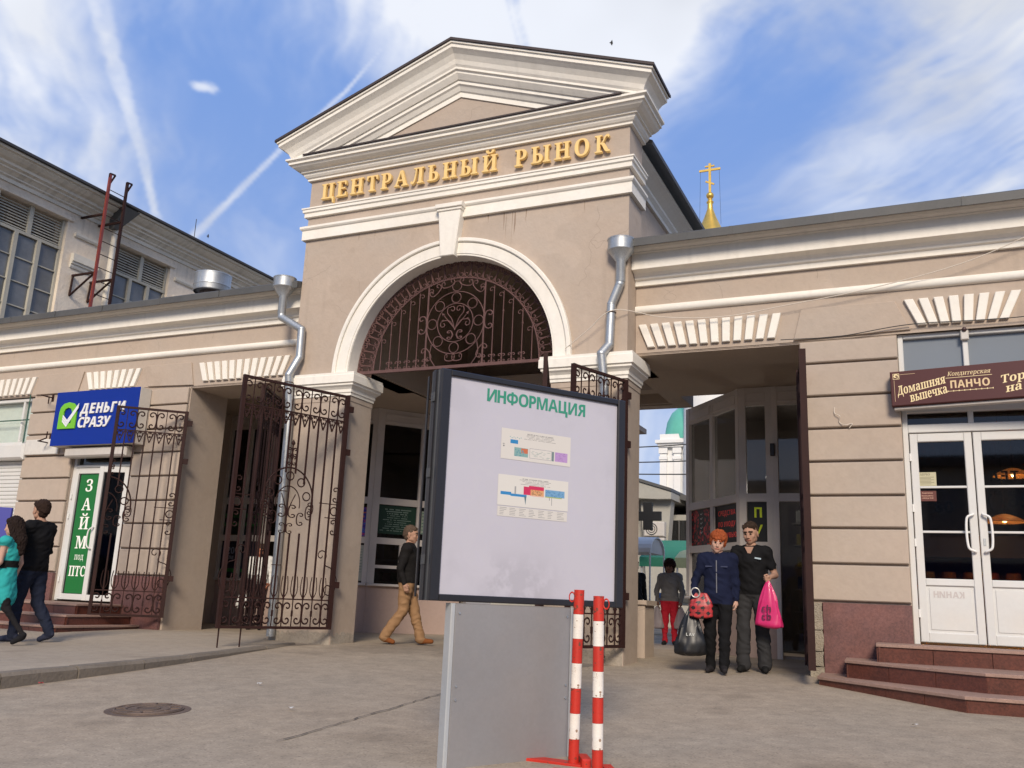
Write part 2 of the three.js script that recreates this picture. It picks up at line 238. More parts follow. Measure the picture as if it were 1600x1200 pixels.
{ // pavement on the left with its kerb, running out towards the street
  const line = [[-5.2, .62], [-5.08, 1.4], [-4.93, 2.3], [-4.80, 3.1], [-4.71, 3.9], [-4.66, 4.8], [-4.63, 5.66], [-4.58, 7], [-4.5, 9], [-4.4, 12]];
  const W = .15, pos = [], q = (x, z) => [x, walkY(z) + (z > 0 ? .002 : 0), z];
  const rows = [[-24, -.02, -5.96, -.02], [-24, .4, -5.6, .4]]; for (const [x, z] of line) rows.push([-24, z, x - W, z]);
  const nx = 14, P = rows.map(([x0, z0, x1, z1]) => Array.from({ length: nx + 1 }, (_, i) => q(mix(x0, x1, i / nx), mix(z0, z1, i / nx))));
  for (let j = 0; j < P.length - 1; j++) for (let i = 0; i < nx; i++) { const a = P[j][i], b = P[j][i + 1], c = P[j + 1][i], d = P[j + 1][i + 1]; pos.push(...a, ...c, ...b, ...b, ...c, ...d); }
  const g = new THREE.BufferGeometry(); g.setAttribute('position', new THREE.Float32BufferAttribute(pos, 3)); g.computeVertexNormals();
  const walk = struct(part('pavement', g, M.walk), 'pavement');
  const pts = []; for (let i = 0; i < line.length - 1; i++) { const n = Math.round(Math.hypot(line[i + 1][0] - line[i][0], line[i + 1][1] - line[i][1]) / .9) || 1; for (let k = 0; k < n; k++) pts.push([mix(line[i][0], line[i + 1][0], k / n), mix(line[i][1], line[i + 1][1], k / n)]); } pts.push(line[line.length - 1]);
  const R = rng(5);
  for (let i = 0; i < pts.length - 1; i++) {
    const [ax, az] = pts[i], [bx, bz] = pts[i + 1], dx = bx - ax, dz = bz - az, L = Math.hypot(dx, dz), g = .006 / L, j = (R() - .5) * .014;
    const row = (t) => { const x = ax + dx * t + j, z = az + dz * t, y = walkY(z) + .008 + (R() - .5) * .006, b = groundY(z) - .1; return [V(x, b, z), V(x, y - .03, z), V(x - .03, y, z), V(x - W, y, z), V(x - W, b, z)]; };
    part('kerb_stone', loft([row(g), row(.5), row(1 - g)]), M.kerb, walk);
  }
}
struct(part('road_seam', (() => { // narrow tar joint across the asphalt in front of the arch
  const pts = []; const R = rng(8); for (let i = 0; i <= 30; i++) { const t = i / 30, x = mix(-1.02, -1.16, t), z = mix(6.3, 3.6, t); pts.push([x + (R() - .5) * .03, z + (R() - .5) * .02]); }
  const pos = []; for (let i = 0; i < 30; i++) { const [x0, z0] = pts[i], [x1, z1] = pts[i + 1], w = .003 + .006 * R(); const A = [x0 - w, groundY(z0) + .011, z0], B = [x0 + w, groundY(z0) + .011, z0], C = [x1 - w, groundY(z1) + .011, z1], D = [x1 + w, groundY(z1) + .011, z1]; pos.push(...A, ...B, ...C, ...C, ...B, ...D); }
  const g = new THREE.BufferGeometry(); g.setAttribute('position', new THREE.Float32BufferAttribute(pos, 3)); g.computeVertexNormals(); return g;
})(), flat(.085, .07, .055, .9)), 'road_seam');

// ------------------------------------------------------------------ entrance portal
const XL = -5.93, XR = -.443, XC = (XL + XR) / 2, ZP = .37, ZK = -.235, SPR = 3.99, RA = 1.69;
const arc = (r, a0, a1, n) => Array.from({ length: n + 1 }, (_, i) => { const a = mix(a0, a1, i / n); return [XC + r * Math.cos(a), SPR + r * Math.sin(a)]; });
const stainMat = flat(.27, .2, .15, .95);
const portal = thing('entrance_portal', 'tall beige gabled gateway block with cream archivolt and gilt lettering', 'building');
{
  const PI_ = XC - 1.627, PR = XC + 1.627, roofY = (x) => 9.07 - .361 * Math.abs(x - XC);
  const wall = [[XL, -.3], [PI_, -.3], [PI_, SPR - .02], ...arc(RA + .012, Math.PI, 0, 56), [PR, SPR - .02], [PR, -.3], [XR, -.3], [XR, 7.75], [XC, 8.7], [XL, 7.75]];
  part('wall', polyXY(wall, ZK, ZP), M.plaster, portal);
  // chamber behind the arch and the roof over it
  const ch = [box(XL + .3, XL + .6, 4.31, 7.3, -4.4, ZK), box(XR - .6, XR - .3, 4.31, 7.3, -4.4, ZK)]; part('side_wall', ch[0], M.plaster, portal); part('side_wall', ch[1], M.plaster, portal);
  part('back_wall', box(XL + .3, XR - .3, 4.31, 7.3, -4.7, -4.4), M.plaster, portal);
  part('chamber_lining', [box(XL + .6, XL + .64, 4.33, 6.6, -4.36, ZK - .01), box(XR - .64, XR - .6, 4.33, 6.6, -4.36, ZK - .01), box(XL + .64, XR - .64, 4.33, 6.6, -4.36, -4.3), box(XL + .6, XR - .6, 6.6, 6.7, -4.36, ZK - .01)], M.plaster, portal);
  part('passage_ceiling', box(-6.6, -2.35, 4.315, 4.42, -7.2, -3.51), M.ceiling, portal);
  part('cross_beam', [box(XL + .64, XR - .64, 4.33, 4.75, -3.5, -3.2)], M.ceiling, portal);
  const rp = [[XL - .15, 7.4], [XC, 8.72], [XR + .15, 7.4], [XR + .15, 7.33], [XC, 8.65], [XL - .15, 7.33]];
  const roof = part('roof', polyXY(rp, -4.9, ZK - .02), M.roofMetal, portal);
  for (const s of [-1, 1]) { const x = s < 0 ? XL + .3 : XR - .3, prof = [[0, 6.98], [.05, 6.98], [.05, 7.05], [.1, 7.1], [.1, 7.15], [.2, 7.22], [.28, 7.27], [.28, 7.32], [0, 7.32]]; part('side_cornice', s > 0 ? mouldPath(prof, [[x, -4.6], [x, ZK - .01]].reverse()) : mouldPath(prof, [[x, -4.6], [x, ZK - .01]]), M.cream, portal); }
  // string courses
  const path = [[XL, ZK - .02], [XL, ZP], [XR, ZP], [XR, ZK - .02]];
  const S = (prof) => prof;
  part('string_course', mouldPath(S([[0, 6.685], [.05, 6.685], [.05, 6.75], [.075, 6.765], [.075, 6.81], [.09, 6.815], [.09, 6.838], [0, 6.85]]), path), M.cream, portal);
  part('string_course', mouldPath(S([[0, 6.285], [.055, 6.285], [.055, 6.44], [.075, 6.455], [.09, 6.475], [.09, 6.51], [0, 6.53]]), path), M.cream, portal);
  // horizontal cornice under the tympanum
  const hc = [[0, 7.335], [.05, 7.335], [.05, 7.365], [.075, 7.38], [.10, 7.41], [.11, 7.45], [.14, 7.45], [.14, 7.475], [.19, 7.49], [.24, 7.52], [.27, 7.555], [.29, 7.555], [.29, 7.60], [.33, 7.615], [.33, 7.645], [0, 7.66]];
  part('cornice', mouldPath(S(hc), path), M.cream, portal);
  part('flashing', mouldX([[0, 7.70], [.355, 7.648], [.355, 7.672], [0, 7.725]], XL + .03, XR - .03, ZP), M.roofEdge, portal);
  // raking cornice with returns along the sides
  const rk = [[0, -.74], [.035, -.74], [.035, -.66], [.06, -.645], [.10, -.58], [.13, -.56], [.13, -.50], [.155, -.50], [.20, -.44], [.215, -.42], [.215, -.385], [.25, -.37], [.25, -.335], [.275, -.30], [.30, -.235], [.35, -.16], [.40, -.115], [.425, -.095], [.425, -.03], [.45, -.03], [.45, 0], [0, 0]];
  const end = (s, zEnd) => rk.map(([o, y]) => V(s < 0 ? XL - o : XR + o, roofY(XR + o) + y * .96 + .0, zEnd === null ? ZP + o : zEnd));
  for (const s of [-1, 1]) {
    const apex = rk.map(([o, y]) => V(XC, 9.07 + y, ZP + o)), corner = end(s, null), back = end(s, -.05);
    part('raking_cornice', loft(s < 0 ? [back, corner, apex] : [apex, corner, back]), M.cream, portal);
    const t = (x, dy) => V(x, roofY(x) + dy, 0), e = s < 0 ? XL - .475 : XR + .475;
    const sh = [[XC, 9.075], [e, roofY(e) + .005], [e, roofY(e) + .045], [XC, 9.115]];
    part('roof_edge', polyXY(sh, -.07, ZP + .475), M.roofEdge, portal);
  }
  part('tympanum', polyXY([[XL + .2, 7.7], [XR - .2, 7.7], [XC, 8.62]], ZP - .01, ZP + .012), M.plaster, portal);
  // arch
  const ring = (r0, r1, z0, z1, b) => polyXY([...arc(r1, Math.PI, 0, 64), ...arc(r0, 0, Math.PI, 64)], z0, z1, [], b);
  const av = part('archivolt', [ring(RA, 1.90, ZP - .01, ZP + .045), ring(1.72, 1.885, ZP + .04, ZP + .055)], M.cream, portal);
  part('outer_fillet', ring(1.897, 1.962, ZP - .008, ZP + .085, .012), M.cream, av);
  part('soffit', ring(RA - .004, RA + .03, .16, ZP + .03), M.cream, portal); part('brick_vault', ring(RA - .002, RA + .03, ZK - .008, .159), M.redDark, portal);
  { const R = rng(66); for (const [x, y0, L] of [[-2.32, 6.28, .42], [-2.18, 6.26, .36], [-2.0, 6.28, .2], [-2.36, 6.28, .3], [-2.62, 6.28, .14], [-1.1, 6.27, .18], [-4.6, 6.28, .2], [-4.9, 6.28, .12], [-2.22, 6.27, .5]]) { const w = .004 + R() * .006; part('stain_streak', polyXY([[x - w, y0], [x + w, y0], [x + w * .7 + (R() - .5) * .02, y0 - L * .5], [x + (R() - .5) * .02, y0 - L], [x - w * .6 + (R() - .5) * .01, y0 - L * .5]], ZP - .004, ZP + .0015), stainMat, portal); } }
  const key = (w0, w1, y0, y1, z0, z1, b) => polyXY([[XC - .02 - w0, y0], [XC - .02 + w0, y0], [XC - .02 + w1, y1], [XC - .02 - w1, y1]], z0, z1, [], b);
  const ks = part('keystone', [key(.118, .195, 5.655, 6.40, ZP - .01, ZP + .145, .012)], M.cream, portal);
  part('keystone_cap', [key(.205, .215, 6.375, 6.415, ZP - .005, ZP + .165, .006), key(.225, .232, 6.416, 6.485, ZP - .006, ZP + .19, .008)], M.cream, ks);
  // capitals and plinths of the two pillars
  const cp = [[-.01, 3.64], [.02, 3.64], [.02, 3.675], [.035, 3.69], [.035, 3.735], [.06, 3.765], [.09, 3.79], [.09, 3.815], [.115, 3.83], [.115, 3.945], [.105, 3.955], [.105, SPR], [-.01, SPR]];
  for (const [a, b] of [[XL, PI_], [PR, XR]]) {
    part('capital', mouldPath(S(cp), [[a, ZK], [a, ZP], [b, ZP], [b, ZK]], true), M.cream, portal);
    part('capital_neck', mouldPath(S([[-.01, 3.56], [.008, 3.56], [.008, 3.63], [-.01, 3.63]]), [[a, ZK], [a, ZP], [b, ZP], [b, ZK]], true), M.plaster, portal);
  }
  { const R = rng(88), splash = surf([.34, .295, .24], { size: 1.5, n: 256, coarse: .25, fine: .2, seed: 221, rough: .95, bump: .01 }); for (const [a, b] of [[XL + .01, PI_ - .01], [PR + .01, XR - .01]]) { const top = []; for (let x = b; x >= a; x -= .035) top.push([x, .07 + R() * .05 + .1 * fbm3(x * 3, 2, 1, 3)]); part('splash_grime', polyXY([[a, -.12], [b, -.12], ...top], ZP - .003, ZP + .0025), splash, portal); } const tz = []; for (let z = ZK + .01; z < ZP; z += .035) tz.push([-z, .06 + R() * .06 + .08 * fbm3(z * 3, 7, 1, 3)]); const g = polyXY([[-ZK - .01, -.1], [-ZP + .005, -.1], ...tz.reverse()].reverse(), -.003, .0025).rotateY(Math.PI / 2); part('splash_grime', g.translate(PI_, 0, 0), splash, portal); }
  // gilt letters, each one a piece of its own
  const txt = 'ЦЕНТРАЛЬНЫЙРЫНОК', cx = [-5.54, -5.27, -4.98, -4.69, -4.43, -4.15, -3.86, -3.58, -3.29, -2.96, -2.61, -2.1, -1.78, -1.44, -1.14, -.83];
  const lettering = new THREE.Group(); lettering.name = 'lettering'; portal.add(lettering);
  [...txt].forEach((ch, i) => { const g = letterGeo(serifBold, ch, .268, .05, .002), bb = g.boundingBox; const m = part('letter', g.translate(-(bb.min.x + bb.max.x) / 2, 0, 0), M.gold, lettering); m.scale.x = .86; m.position.set(cx[i], 6.955, ZP + .022); });
}
// ------------------------------------------------------------------ wings
const corniceProf = [[0, 5.03], [.05, 5.03], [.05, 5.10], [.075, 5.11], [.085, 5.115], [.095, 5.15], [.13, 5.185], [.19, 5.203], [.24, 5.208], [.24, 5.43], [.27, 5.435], [.27, 5.448], [.31, 5.47], [.335, 5.50], [.34, 5.53], [0, 5.53]];
const R_ = [3.763, 3.339, 2.931, 2.521, 2.106, 1.716, 1.296, .858];
const GR = .028; // groove between the rusticated courses
function courses(b, x0, x1) { // rusticated pier between two openings
  const ys = [4.06, ...R_]; for (let i = 0; i < ys.length - 1; i++) part('course_block', cbox(x0, x1, ys[i + 1] + GR / 2, ys[i] - GR / 2, -.01, .045, .012), M.block, b);
}
function voussoirs(b, t0, t1, b0, b1, n, yT = 4.47, yB = 4.14) { // fan of cream bars above an opening
  const w = .105;
  for (let i = 0; i < n; i++) { const u = i / (n - 1), xt = mix(t0 + w / 2, t1 - w / 2, u), xb = mix(b0 + w / 2, b1 - w / 2, u), h = w / 2; part('voussoir', polyXY([[xb - h * .93, yB], [xb + h * .93, yB], [xt + h, yT], [xt - h, yT]], -.005, .05, [], .008), M.cream, b); }
}
function wingTrim(b, x0, x1, seed) {
  part('cornice', mouldX(corniceProf, x0, x1), M.cream, b);
  const rl = Array.from({ length: 13 }, (_, i) => { const a = -Math.PI / 2 + Math.PI * i / 12; return [.012 + .05 * Math.cos(a), 4.69 + .055 * Math.sin(a)]; });
  part('roll_moulding', toCreasedNormals(mouldX([[-.01, 4.635], ...rl, [-.01, 4.745]], x0, x1), .6), M.cream, b);
  const R = rng(seed); let x = x0; while (x < x1) { const e = Math.min(x1, x + 1.05 + R() * .5); const dz = (R() - .5) * .01; part('eaves_strip', [mouldX([[.3, 5.532], [.48 + dz, 5.45], [.495 + dz, 5.45], [.495 + dz, 5.555], [.48 + dz, 5.57], [.3, 5.61]], x, e - .004)], M.gutter, b); part('strip_seam', box(e - .02, e + .012, 5.447, 5.562, .492 + dz, .502 + dz), M.gutter, b); x = e; }
}
const right = thing('market_wing', 'single storey beige wing with rusticated pier and cake shop doorway', 'building');
const left = thing('market_wing', 'single storey beige wing with money loan office and roller shutter', 'building');
{
  // right wing: gateway opening, pier, shop doorway
  const DJ = 2.866, RW = 1.726, DE = 4.36, X1 = 9;
  part('wall', [box(XR + .003, RW, 4.06, 5.46, -.92, -.012), box(RW, X1, 4.1, 5.46, -.92, -.012), box(RW, DJ, -.2, 4.1, -.92, -.012), box(DE, X1, -.2, 4.1, -.92, -.012)], M.plaster, right);
  part('wall_face', [polyXY([[XR + .004, 4.075], [RW - .02, 4.075], [RW - .02, 4.075], [X1, 4.115], [X1, 5.46], [XR + .004, 5.46]], -.015, .0)], M.plaster, right);
  part('lintel_panel', [polyXY([[RW - .07, 4.09], [DJ + .16, 4.12], [DJ - .0, 4.50], [RW + .03, 4.50]], -.005, .03, [], .006)], M.plaster, right);
  courses(right, RW + .001, DJ); courses(right, DE, X1 - 2.6);
  part('plinth', [cbox(RW + .17, DJ, -.15, .845, -.01, .06, .006)], M.plinth, right); part('plinth', [cbox(DE, X1, -.15, .845, -.01, .06, .006)], M.plinth, right);
  { const R = rng(77); let y = -.1; while (y < .82) { const h = .17 + R() * .1, g = new THREE.BoxGeometry(.155, h - .012, .12, 3, 3, 3); const p = g.attributes.position; for (let i = 0; i < p.count; i++) p.setXYZ(i, p.getX(i) + (noise3(p.getX(i) * 20 + y * 9, p.getY(i) * 20, 1) - .5) * .03, p.getY(i) + (noise3(p.getX(i) * 20, p.getY(i) * 20 + y * 7, 5) - .5) * .02, p.getZ(i) + (noise3(p.getX(i) * 20, p.getY(i) * 20, p.getZ(i) * 20 + y) - .5) * .03); g.computeVertexNormals(); part('rubble_stone', g.translate(RW + .09, Math.min(y + h / 2, .75), .0), M.rubble, right); y += h; } }
  part('jamb_plinth', box(RW + .001, RW + .165, -.1, .845, -.92, -.06), M.jamb, right);
  voussoirs(right, -.39, 1.51, -.26, 1.43, 12); voussoirs(right, 2.97, 4.24, 3.11, 4.09, 8, 4.50, 4.165);
  wingTrim(right, XR + .006, X1, 3);
  part('roof', loft([[XR + .01, 0], [X1, 0]].map(([x]) => [V(x, 5.60, .3), V(x, 6.2, -6), V(x, 6.1, -6), V(x, 5.54, .3)])), M.roofMetal, right);
  part('soffit', box(XR + .003, RW, 4.045, 4.058, -.92, -.02), M.jamb, right);
  part('passage_ceiling', box(XR - .6, 3.2, 4.31, 4.4, -3.75, -.92), M.ceiling, right);
  part('back_wall', box(1.9, X1, -.2, 5.6, -6.2, -6), M.plaster, right); part('end_wall', box(X1 - .2, X1, -.2, 5.4, -6, -.92), M.plaster, right);
  part('party_wall', box(1.75, 1.95, -.2, 5.4, -6, -.92), M.interior, right);
  part('shop_floor', box(1.96, X1 - .21, .3, .4, -5.99, -.03), M.interior, right); part('shop_ceiling', box(1.96, X1 - .21, 4.6, 4.7, -5.99, -.93), M.interior, right); part('shop_lining', box(1.96, X1 - .21, .4, 4.6, -5.98, -5.9), M.interior, right);
  part('display_counter', [cbox(2.2, 6.0, .4, 1.25, -3.4, -2.6, .02), box(2.25, 5.95, 1.26, 1.9, -3.3, -3.27), box(2.25, 5.95, 1.56, 1.58, -3.27, -2.7)], surf([.10, .05, .05], { n: 256, seed: 141, rough: .4 }), right);
  { const R = rng(4); for (let i = 0; i < 12; i++) { const x = 2.5 + i * .27; part('cake', new THREE.CylinderGeometry(.09, .1, .09, 12).translate(x, 1.31, -2.85), flat(.35 + R() * .2, .05 + R() * .2, .05 + R() * .12, .6), right); } }
}
{
  // left wing: gateway opening, pier, loan office door, pier, shuttered window
  const LO = -8.39, D1 = -9.52, D0 = -10.98, W1 = -12.25, W0 = -14.6, X0 = -20;
  part('wall', [box(LO, XL - .003, 4.06, 5.46, -.92, -.012), box(X0, LO, 4.1, 5.46, -.92, -.012), box(D1, LO, -.2, 4.1, -.92, -.012), box(W1, D0, -.2, 4.1, -.92, -.012), box(X0, W0, -.2, 4.1, -.92, -.012), box(W0, W1, -.2, .9, -.92, -.012), box(D0, D1, 3.05, 4.1, -.5, -.12)], M.plaster, left);
  part('wall_face', polyXY([[X0, 4.115], [LO + .02, 4.115], [LO + .02, 4.075], [XL - .004, 4.075], [XL - .004, 5.46], [X0, 5.46]], -.015, 0), M.plaster, left);
  part('lintel_panel', polyXY([[-9.36, 4.12], [LO + .07, 4.09], [LO - .03, 4.5], [-9.5, 4.5]], -.005, .03, [], .006), M.plaster, left);
  part('lintel_panel', polyXY([[-12.2, 4.12], [-11.1, 4.12], [-11.0, 4.5], [-12.14, 4.5]], -.005, .03, [], .006), M.plaster, left);
  courses(left, D1, LO - .001); courses(left, W1, D0); courses(left, W0 - 1.4, W0);
  for (const [a, b] of [[D1, LO - .02], [W1, D0], [W0 - 1.4, W0]]) part('plinth', cbox(a, b, -.1, .845, -.01, .06, .006), M.plinth, left);
  voussoirs(left, -8.22, -6.29, -8.1, -6.41, 12); voussoirs(left, -10.92, -9.57, -10.8, -9.69, 8); voussoirs(left, -14.5, -12.24, -14.38, -12.35, 13);
  wingTrim(left, X0, XL - .006, 9);
  part('roof', loft([[X0], [XL - .01]].map(([x]) => [V(x, 5.60, .3), V(x, 6.2, -6), V(x, 6.1, -6), V(x, 5.54, .3)])), M.roofMetal, left);
  part('jamb_lining', [box(LO - .004, LO + .012, 0, 4.06, -.925, -.02)], M.jamb, left);
  part('soffit', box(LO, XL - .003, 4.045, 4.058, -.92, -.02), M.jamb, left);
  part('passage_ceiling', box(-12, XL + .6, 4.31, 4.4, -3.75, -.92), M.ceiling, left);
  part('back_wall', box(X0, -10.4, -.2, 5.6, -6.2, -6), M.plaster, left); part('party_wall', box(-10.6, -10.4, -.2, 5.4, -6, -.92), M.jamb, left);
}
// ------------------------------------------------------------------ glazed shops in the passage
const facesGroup = 'glazed shops under the passage';
function kiosk(label, faces) { // faces: [[ax,az],[bx,bz],columns,[row options]]
  const k = thing('passage_shop', label, 'shop');
  for (const F of faces) {
    const [ax, az] = F.a, [bx, bz] = F.b, L = Math.hypot(bx - ax, bz - az), g = new THREE.Group(); g.name = F.name ?? 'glazed_front'; g.position.set(ax, 0, az); g.rotation.y = -Math.atan2(bz - az, bx - ax); k.add(g);
    const door = F.door, e = F.edge ?? [.1, .1];
    if (!door) { part('base_wall', [box(0, L, -.1, .86, -.2, -.03)], M.pinkWall, g); part('window_sill', cbox(0, L, .862, .91, -.2, .05, .01), M.shopFrame, g); part('skirting', box(0, L, -.1, .40, -.03, .0), M.pinkWall, g); }
    const xs = F.cols, ys = [[.915, 1.66], [1.78, 2.42], [2.55, 4.0]];
    const fr = []; fr.push(box(0, e[0], door ? 0 : .912, 4.305, -.1, .01), box(L - e[1], L, door ? 0 : .912, 4.305, -.1, .01), box(e[0], L - e[1], 2.42, 2.55, -.095, .005), box(e[0], L - e[1], 4.0, 4.305, -.095, .0));
    if (!door) fr.push(box(e[0], L - e[1], 1.66, 1.78, -.095, .003));
    part('window_frame', fr, M.shopFrame, g);
    for (const [c0, c1] of xs) {
      for (const [y0, y1] of (door ? [[.1, 2.42], [2.55, 4.0]] : ys)) { const p = part('pane', new THREE.BoxGeometry(c1 - c0, y1 - y0, .006).translate((c0 + c1) / 2, (y0 + y1) / 2, -.05), M.tinted, g); }
      part('top_panel', [box(c0 + .02, c1 - .02, 4.07, 4.20, 0, .006)], M.shopFrame, g);
      part('panel_trim', [box(c0 + .01, c1 - .01, 4.2, 4.215, 0, .016), box(c0 + .01, c1 - .01, 4.055, 4.07, 0, .016), box(c0 + .005, c0 + .02, 4.055, 4.215, 0, .015), box(c1 - .02, c1 - .005, 4.055, 4.215, 0, .015)], M.shopFrame, g);
    }
    for (let i = 0; i < xs.length - 1; i++) part('mullion', box(xs[i][1], xs[i + 1][0], door ? 0 : .912, 4.0, -.094, .004), M.shopFrame, g);
    F.group = g;
  }
  return k;
}
const kRfaces = [
  { a: [-.913, -4.86], b: [.322, -3.36], cols: [[.12, .92], [1.02, 1.84]], edge: [.12, .10] },
  { a: [.322, -3.36], b: [.86, -3.36], cols: [[.11, .43]], edge: [.11, .11] },
  { a: [.86, -3.36], b: [2.1, -3.36], cols: [[.08, .54], [.62, 1.14]], edge: [.08, .1], door: true, name: 'door_front' }];
const kR = kiosk('glazed corner shop with red poster and yellow lettering in its panes', kRfaces);
part('back_wall', prism([[-.913, -4.98], [-.85, -5.0], [-.1, -5.9], [1.74, -5.9], [1.74, -6.05], [-.2, -6.05]], 0, 4.3), M.interior, kR); part('shop_ceiling', prism([[-.8, -4.95], [.33, -3.5], [1.74, -3.5], [1.74, -5.9], [0, -5.9]], 4.25, 4.3), M.interior, kR); part('shop_floor', prism([[-.7, -4.9], [.33, -3.5], [1.74, -3.5], [1.74, -5.9], [0, -5.9]], .004, .05), M.interior, kR);
{ const t = thing('reflection_tube', 'added glowing tube standing in for a reflection in the corner shop glass', 'lamp', [.62, 2.75, -4.3]); part('tube', new THREE.CylinderGeometry(.018, .018, .34, 10), new THREE.MeshPhysicalMaterial({ color: 0xffffff, emissive: 0xfff6e6, emissiveIntensity: 3 }), t); part('holder', [box(-.02, .02, .172, .2, -.04, .02), box(-.02, .02, -.2, -.172, -.04, .02), box(-.015, .015, -.2, .2, -.06, -.041)], M.white, t); const L = new THREE.PointLight(0xfff0dc, .9); L.position.set(0, 0, .06); L.castShadow = true; t.add(L); }  // bright reflection in the glass built as an added glowing tube with its light
{ const R = rng(14), cols = [[.32, .06, .05], [.08, .12, .28], [.4, .33, .1], [.3, .3, .28], [.06, .2, .1]].map((c) => flat(...c, .6)); // shelves of goods seen through the door
  for (let s = 0; s < 6; s++) { const y = .35 + s * .36; part('shelf', box(1.0, 2.0, y, y + .02, -4.7, -4.35), M.pvcOld, kR); for (let i = 0; i < 7; i++) if (R() > .2) { const h = .1 + R() * .16, x = 1.05 + i * .135; part('goods', cbox(x, x + .1, y + .021, y + .021 + h, -4.6, -4.5, .008), cols[Math.floor(R() * 5)], kR); } } }
const posterMat = (w, h, draw, rough = .5) => new THREE.MeshPhysicalMaterial({ map: canvasTex(w, h, draw), roughness: rough });
function posterOn(face, name, c0, c1, y0, y1, draw, res = 512, z = -.036) { const w = c1 - c0, h = y1 - y0; const m = part(name, plane(w, h), posterMat(res, Math.round(res * h / w), draw), face, true); m.position.set((c0 + c1) / 2, (y0 + y1) / 2, z); return m; }
posterOn(kRfaces[0].group, 'flower_poster', .13, .91, 1.79, 2.41, (x, w, h) => { x.fillStyle = '#1a0a0c'; x.fillRect(0, 0, w, h); const R = rng(3); for (let i = 0; i < 260; i++) { const px = R() * w, py = R() * h; if (px > w * .35 && px < w * .62 && py < h * .6) continue; x.fillStyle = ['#c02a2c', '#981a1e', '#d84040', '#6a1016', '#2f2220'][i % 5]; x.beginPath(); x.ellipse(px, py, 8 + R() * 20, 6 + R() * 13, R() * 3, 0, 7); x.fill(); } x.strokeStyle = '#c9c6c0'; x.lineWidth = 9; for (let i = 0; i < 5; i++) { x.beginPath(); x.arc(w * .48, h * (.08 + i * .13), 26, .2, 2.6); x.stroke(); } });
posterOn(kRfaces[0].group, 'care_poster', 1.03, 1.83, 1.79, 2.41, (x, w, h) => { x.fillStyle = '#120d0e'; x.fillRect(0, 0, w, h); x.fillStyle = '#ff3a34'; x.textAlign = 'center'; x.font = 'bold 76px sans-serif'; ['СРЕДСТВА', 'ПО УХОДУ', 'ЗА ОБУВЬЮ'].forEach((t, i) => x.fillText(t, w / 2, h * (.27 + i * .30), w * .9)); });
posterOn(kRfaces[1].group, 'vertical_sign', .115, .425, 1.0, 2.41, (x, w, h) => { x.fillStyle = '#1b1a18'; x.fillRect(0, 0, w, h); x.fillStyle = '#e4f52a'; x.textAlign = 'center'; x.font = 'bold 190px sans-serif'; ['П', 'У', 'Л', 'Т', 'Ы'].forEach((t, i) => x.fillText(t, w / 2 + 10, 200 + i * 230)); }, 256);
part('alarm_box', cbox(.83, .90, 3.15, 3.35, -3.34, -3.28, .01), M.blackFrame, kR);
const kLfaces = [
  { a: [-10.4, -3.36], b: [-7.24, -3.36], cols: [[.06, .52], [.60, 1.1], [1.2, 1.7], [1.8, 2.3], [2.4, 3.06]], edge: [.06, .1] },
  { a: [-7.24, -3.36], b: [-6.7, -3.36], cols: [[.11, .43]], edge: [.11, .11] },
  { a: [-6.7, -3.36], b: [-5.465, -4.86], cols: [[.14, .93], [1.0, 1.82]], edge: [.14, .12] }];
const kL = kiosk('glazed corner shop with green notice board behind the arch pillar', kLfaces);
part('back_wall', prism([[-10.39, -5.9], [-6.4, -5.9], [-5.465, -5.0], [-5.465, -5.15], [-6.3, -6.05], [-10.39, -6.05]], 0, 4.3), M.interior, kL); part('shop_ceiling', prism([[-10.38, -3.5], [-6.75, -3.5], [-5.6, -4.95], [-6.4, -5.9], [-10.38, -5.9]], 4.25, 4.3), M.interior, kL); part('shop_floor', prism([[-10.38, -3.5], [-6.75, -3.5], [-5.6, -4.95], [-6.4, -5.9], [-10.38, -5.9]], .004, .05), M.interior, kL);
{ const R = rng(24), cols = [[.32, .06, .05], [.08, .12, .28], [.4, .33, .1], [.3, .3, .28], [.06, .2, .1]].map((c) => flat(...c, .6)); for (let s = 0; s < 5; s++) { const y = .5 + s * .45; part('shelf', box(-9.9, -6.4, y, y + .025, -5.2, -4.8), M.pvcOld, kL); for (let i = 0; i < 16; i++) if (R() > .25) { const h = .12 + R() * .22, x = -9.85 + i * .21; part('goods', cbox(x, x + .14, y + .026, y + .026 + h, -5.1, -4.9, .01), cols[Math.floor(R() * 5)], kL); } } }
posterOn(kLfaces[2].group, 'green_notice', .15, .92, 1.86, 2.41, (x, w, h) => { x.fillStyle = '#16392c'; x.fillRect(0, 0, w, h); x.fillStyle = '#9fb0a4'; const R = rng(6); for (let i = 0; i < 11; i++) { const y = h * .12 + i * h * .075, l = w * (.5 + R() * .4); for (let q = (w - l) / 2; q < (w + l) / 2; q += 12) if (R() > .2) x.fillRect(q, y, 8, i < 3 ? 12 : 8); } });
posterOn(kLfaces[2].group, 'notice_sheet', 1.02, 1.3, 1.9, 2.35, (x, w, h) => { x.fillStyle = '#8f9a8c'; x.fillRect(0, 0, w, h); x.fillStyle = '#3c6a5a'; for (let i = 0; i < 12; i++) x.fillRect(30, 30 + i * 60, w - 80 - (i % 3) * 60, 14); }, 256);
part('lower_rail', [box(.14, .93, 1.2, 1.26, -.045, .0), box(.62, .68, 1.26, 1.66, -.045, .0)], M.shopFrame, kLfaces[2].group);
posterOn(kLfaces[1].group, 'violet_poster', .12, .42, 1.79, 2.35, (x, w, h) => { x.fillStyle = '#3a3a9a'; x.fillRect(0, 0, w, h); const R = rng(7); for (let i = 0; i < 50; i++) { x.fillStyle = ['#6a3fa0', '#a03c80', '#3c62c0', '#c25a5a'][i % 4]; x.fillRect(R() * w, R() * h, 30 + R() * 60, 12 + R() * 22); } }, 256);
